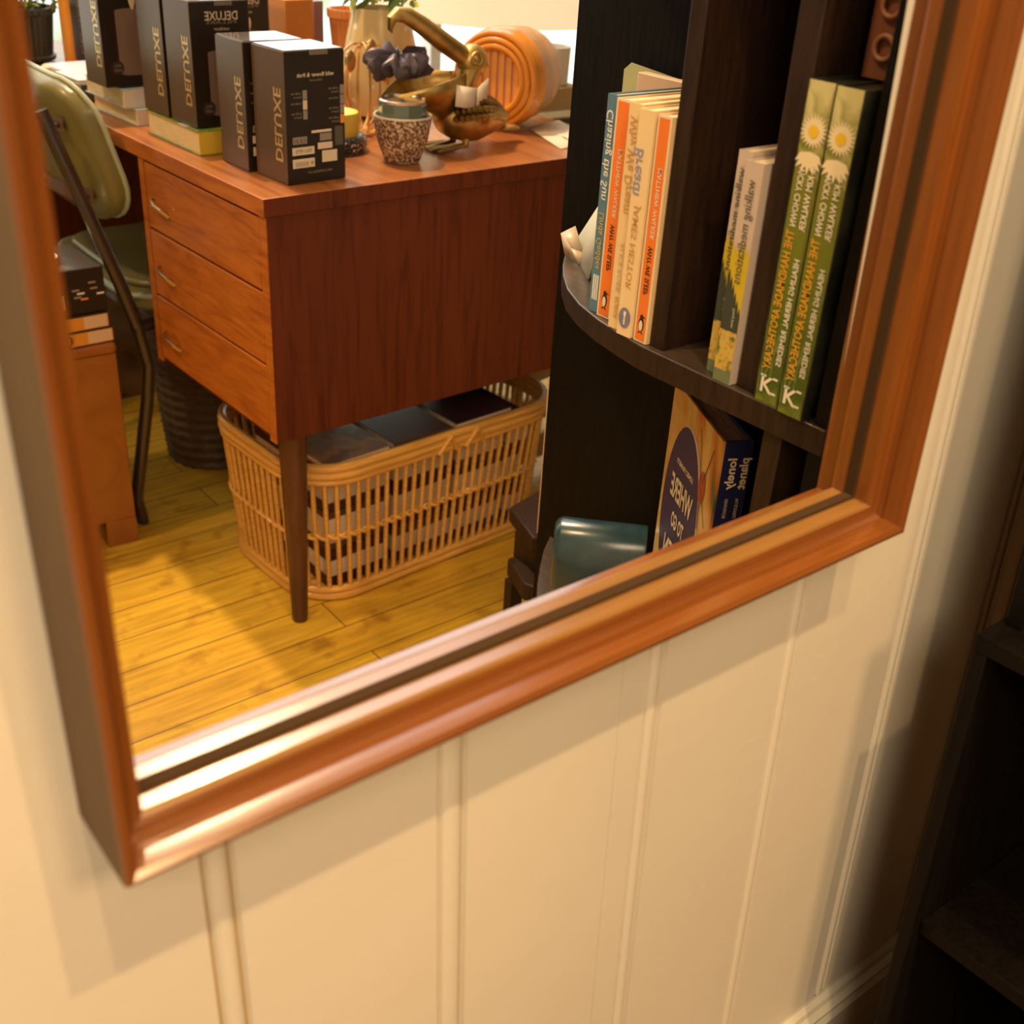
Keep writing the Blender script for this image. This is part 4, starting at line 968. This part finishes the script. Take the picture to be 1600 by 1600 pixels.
def art_apo(b, th, H):
    cz = H - .034; cy = th * .5
    def petal(cy, cz, a, l, wv, mi=4, e=E_ * 1.2):
        d = Vector((0, math.cos(a), math.sin(a))); q = Vector((0, -math.sin(a), math.cos(a))); c = Vector((e, cy, cz))
        pts = [c, c + d * l * .5 + q * wv, c + d * l, c + d * l * .5 - q * wv]
        pts = [Vector((p.x, min(th - .0004, max(.0004, p.y)), p.z)) for p in pts]
        b.poly(pts, mi)
    for k in range(22): petal(cy, cz, 2 * PI * k / 22, .0125, .0016, e=E_ * (1 + .05 * k))
    for k in range(7): petal(cy, cz - .014, -PI / 2 + (k - 3) * .36, .017, .0026, e=E_ * (2.2 + .05 * k))
    b.poly([(E_ * 3.2, cy + .0045 * math.cos(a), cz + .0045 * math.sin(a)) for a in [2 * PI * k / 16 for k in range(16)]], 5)
    sp_text(b, 'VICKY CHOWN', th * .56, H - .060, .043, .0080, 3, .02); sp_text(b, '& KIM WALKER', th * .20, H - .058, .047, .0080, 3, .02)
    sp_text(b, 'THE HANDMADE APOTHECARY', th * .55, H - .106, .112, .0105, 2, .02); sp_text(b, 'HEALING HERBAL REMEDIES', th * .17, H - .126, .086, .0072, 3, .02)
    b.text('K', (E_ * 2, th * .80, .009), (0, -1, 0), (0, 0, 1), .013, .019, 3, bold=.02)
    for (y, z) in ((.25, .022), (.25, .0295)): pass
    sp_rect(b, th * .18, th * .36, .009, .0105, 3, E_ * 2); sp_rect(b, th * .18, th * .36, .0215, .023, 3, E_ * 2); sp_rect(b, th * .65, th * .85, .0215, .023, 3, E_ * 2)
    rnd = random.Random(2)
    for k in range(16):
        y = rnd.uniform(.1, .9) * th; z = rnd.uniform(.0, .05); b.poly([(E_, y, z), (E_, y + .0012, z), (E_, min(th - .0005, max(.0005, y + rnd.uniform(-.01, .01))), z + rnd.uniform(.012, .03))], 6)
def cover_art(b, th, D, H):
    # photo panels on the face turned to the frame (y = 0)
    for (x0, x1, z0, z1, mi) in ((.03, .055, .100, .118, 7), (.030, .052, .055, .080, 8), (.02, .05, .018, .045, 9)):
        b.box(x0, x1, -.0004, 0, z0, z1, mi)
    b.poly([(.05 + .020 * math.cos(a) * (1 + .2 * (k % 2)), -.0004, .142 + .020 * math.sin(a) * (1 + .2 * (k % 2))) for k, a in enumerate([2 * PI * q / 26 for q in range(26)])], 4)
exg = (m_ogold, m_ltg, m_petal, m_dgold, m_gstalk, mat('brown_photo', (.16, .09, .05), .5), mat('red_brown_photo', (.20, .04, .02), .5), mat('grey_panel', (.09, .08, .05), .5))
def upright_apo(label, loc, rz):
    def a2(b, th, H): art_apo(b, th, H); cover_art(b, th, .165, H)
    return upright(label, loc, rz, .0255, .165, .246, (m_dkcover, m_green), m_dkcover, a2, exg, 'green herbal hardbacks in the last bay')
upright_apo('green daisy-spined herbal hardback next to the divider', (.6965, .5325, Z0), 0)
upright_apo('green daisy-spined herbal hardback nearest the frame with dark side cover showing', (.6935, .5060, Z0), 0)
b = MB(); b.box(0, .004, 0, .035, 0, .09, 0)
for z in (.022, .050, .075):
    b.tube([(-.0025, .018 + .008 * math.cos(a), z + .008 * math.sin(a)) for a in [2 * PI * k / 14 for k in range(14)]], .0022, 6, 1, closed=True)
o = b.build('carved_wooden_panel', [mat('reddish_carved_wood', (.22, .07, .03), .5), mat('carved_scroll', (.36, .15, .07), .5)], None, .001); o.location = (.74, .512, Z0 + .2465)
tag(o, 'small reddish carved wooden panel on top of the green hardbacks', 'panel')

# ------------------------------------------------------------------ lower bay: big travel book and teal case
tv = thing('book', 'large travel book with sunset cover and dark blue spine standing in the lower bay', 'book', (.772, .642, .3655), R(-27))
# local: spine faces -y (toward mirror), width along +x, cover on -x face, depth along +y
TW, TD, TH = .031, .145, .308
b = MB(); b.box(0, .0025, 0, TD, 0, TH, 0); b.box(TW - .0025, TW, 0, TD, 0, TH, 1); b.box(0.0025, TW - .0025, 0, .0025, 0, TH, 1)
m_cover = ramp_mat('sunset_landscape_print', [(.30, (.10, .11, .03)), (.42, (.62, .20, .03)), (.52, (.72, .42, .10)), (.64, (.78, .56, .20)), (.75, (.60, .50, .22))], (1, 2.2, 1.1), .3, 5.5, 4, 1.2, coat=.4)
m_navy = mat('navy_spine', (.015, .018, .075), .35, coat=.4); m_navy2 = mat('indigo_balloon', (.055, .035, .085), .45); m_lt = mat('pale_yellow_lettering', (.82, .66, .38), .5); m_balr = mat('pale_balloon_edge', (.62, .40, .26), .5)
e = -.0004
def C3(y, z, k=1): return (e * k, y, z)
b.poly([C3(.080 + .052 * math.cos(a), .178 + .105 * math.sin(a)) for a in [2 * PI * k / 32 for k in range(32)]], 5)
b.poly([C3(.085 + .052 * math.cos(a), .175 + .105 * math.sin(a), 1.5) for a in [2 * PI * k / 32 for k in range(32)]], 2)
b.poly([C3(0, .0, 1.2), C3(.05, .0, 1.2), C3(.042, .06, 1.2), C3(.018, .115, 1.2), C3(0, .13, 1.2)], 6)
b.poly([C3(.13, .0, 1.2), C3(TD, .0, 1.2), C3(TD, .10, 1.2), C3(.138, .05, 1.2)], 2)
for i, (s_, z, L, sz) in enumerate((('WHERE', .192, .066, .036), ('TO GO', .160, .038, .025), ('WHEN', .116, .062, .038), ('the ultimate trip planner', .095, .060, .008), ("LONELY PLANET'S", .232, .050, .008))):
    b.text(s_, (e * 3, .082, z), (0, 1, 0), (0, 0, 1), L, sz, 3, bold=.03, align='C')
b.poly([C3(.034 + .009 * math.cos(a) , .240 + .018 * math.sin(a), 2) for a in [2 * PI * k / 16 for k in range(16)]], 7)
for (y0, z0, y1, z1) in ((.034, .222, .030, .195), (.055, .295, .037, .245), (.016, .290, .033, .245), (.035, .240, .014, .205)):
    b.add([C3(y0, z0, 2.2), C3(y0 + .0014, z0, 2.2), C3(y1 + .0014, z1, 2.2), C3(y1, z1, 2.2)], [(0, 1, 2, 3)], 8)
b.text('lonely', (TW * .52, e, TH - .018), (0, 0, -1), (-1, 0, 0), .034, .0125, 4, bold=.03)
b.text('planet', (TW * .92, e, TH - .018), (0, 0, -1), (-1, 0, 0), .034, .0125, 4, bold=.03)
b.text('SARAH BAXTER', (TW * .45, e, TH - .062), (0, 0, -1), (-1, 0, 0), .022, .005, 4)
b.text('PAUL BLOOMFIELD', (TW * .80, e, TH - .062), (0, 0, -1), (-1, 0, 0), .022, .005, 4)
b.text("WHERE TO GO WHEN", (TW * .84, e, TH - .092), (0, 0, -1), (-1, 0, 0), .180, .023, 4, bold=.03)
b.build('cover', [m_cover, m_navy, m_navy2, m_lt, m_lt, m_balr, mat('grass_foreground', (.09, .10, .03), .5), mat('red_balloon', (.45, .09, .03), .5), m_blk], tv)
b = MB(); b.box(.0025, TW - .0025, .0027, TD - .004, .004, TH - .004); b.build('pages', ramp_mat('brown_page_edges', [(.35, (.22, .11, .06)), (.65, (.45, .26, .15))], (160, 6, 6), .8, 5), tv)

tc_ = thing('teal_leather_case', 'teal leather barrel case with snap lying on the lower shelf', 'case', (.808, .826, .4005))
TCm = Matrix.Rotation(R(-45), 4, 'Z')
m_teal = ramp_mat('teal_leather', [(.3, (.014, .036, .046)), (.7, (.030, .068, .084))], (1, 1, 1), .27, 30, bump=.15, coat=.5)
sec = []
for k in range(25):
    a = PI * k / 24; sec.append((.032 * math.cos(a), .040 + .042 * math.sin(a)))
sec = [(.029, 0), (.032, .008)] + sec + [(-.032, .008), (-.029, 0)]
b = MB(); n = len(sec); st = [(-.054, .80), (-.051, .93), (-.046, 1.0), (.049, 1.0), (.052, .985), (.052, .93)]
vs = []; fs = []
for x, s_ in st:
    for y, z in sec: vs.append((x, y * s_, .040 + (z - .040) * s_))
for i in range(len(st) - 1):
    for k in range(n): fs.append((i * n + k, i * n + (k + 1) % n, (i + 1) * n + (k + 1) % n, (i + 1) * n + k))
fs.append(list(range(n))[::-1]); fs.append([(len(st) - 1) * n + k for k in range(n)])
b.add(vs, fs, T=TCm); b.build('case_body', m_teal, tc_, sharp=50)
b = MB(); b.tube([TCm @ Vector((.006 + .005 * math.cos(a), -.0322, .022 + .005 * math.sin(a))) for a in [2 * PI * k / 16 for k in range(16)]], .0012, 6, closed=True); part(b.build('snap', m_metal, tc_), 'metal ring snap')
b = MB(); b.box(-.040, .03, -.0325, -.031, .004, .0075, T=TCm); part(b.build('zip', m_brass, tc_), 'metal zip strip')

b = MB(); b.box(-.045, .045, -.026, .028, 0, .034); o = b.build('flat_black_box', m_boxblack, None, .002); o.location = (.808, .826, .366); o.rotation_euler = (0, 0, R(-45)); tag(o, 'flat black box under the teal barrel case on the lower shelf', 'box')

# framed canvas edge and dark crate beside the bookcase
b = MB(); b.box(0, .13, 0, .005, 0, .250, 0); o = b.build('thin_framed_panel', mat('pale_wood_edge', (.62, .44, .24), .4), None, .001); o.location = (.966, 1.115, .271); o.rotation_euler = (0, 0, R(12))
tag(o, 'thin pale-edged panel, only its upright edge showing beside the bookcase', 'panel')
ck = thing('dark_wooden_stool', 'low dark wooden step stool on the floor at the end of the bookcase', 'stool', (.93, 1.075, 0), R(0))
b = MB(); b.prism([(.005, .03), (.02, .0), (.16, 0), (.16, .10), (.028, .10)], .17, .20); b.build('step', m_dark_wood, ck, .003)
b = MB(); b.prism([(.022, .036), (.17, .030), (.17, .16), (.05, .13)], .245, .27); b.build('seat', m_dark_wood, ck, .003)
b = MB(); b.box(.04, .16, .04, .10, .2005, .245); b.build('riser', m_dark_wood, ck)
for x, y in ((.018, .012), (.138, .004), (.024, .075), (.138, .075)):
    b = MB(); b.box(x - .004, x + .018, y, y + .018, 0, .17); b.build('leg', m_dark_wood, ck)

# ------------------------------------------------------------------ put the reflected room in place behind the leaning glass
bpy.context.view_layer.update()
for o in ROOM:
    if abs(o.location.z - DT) < 1e-6: o.location.z += .0006
    o.matrix_basis = RT @ o.matrix_basis
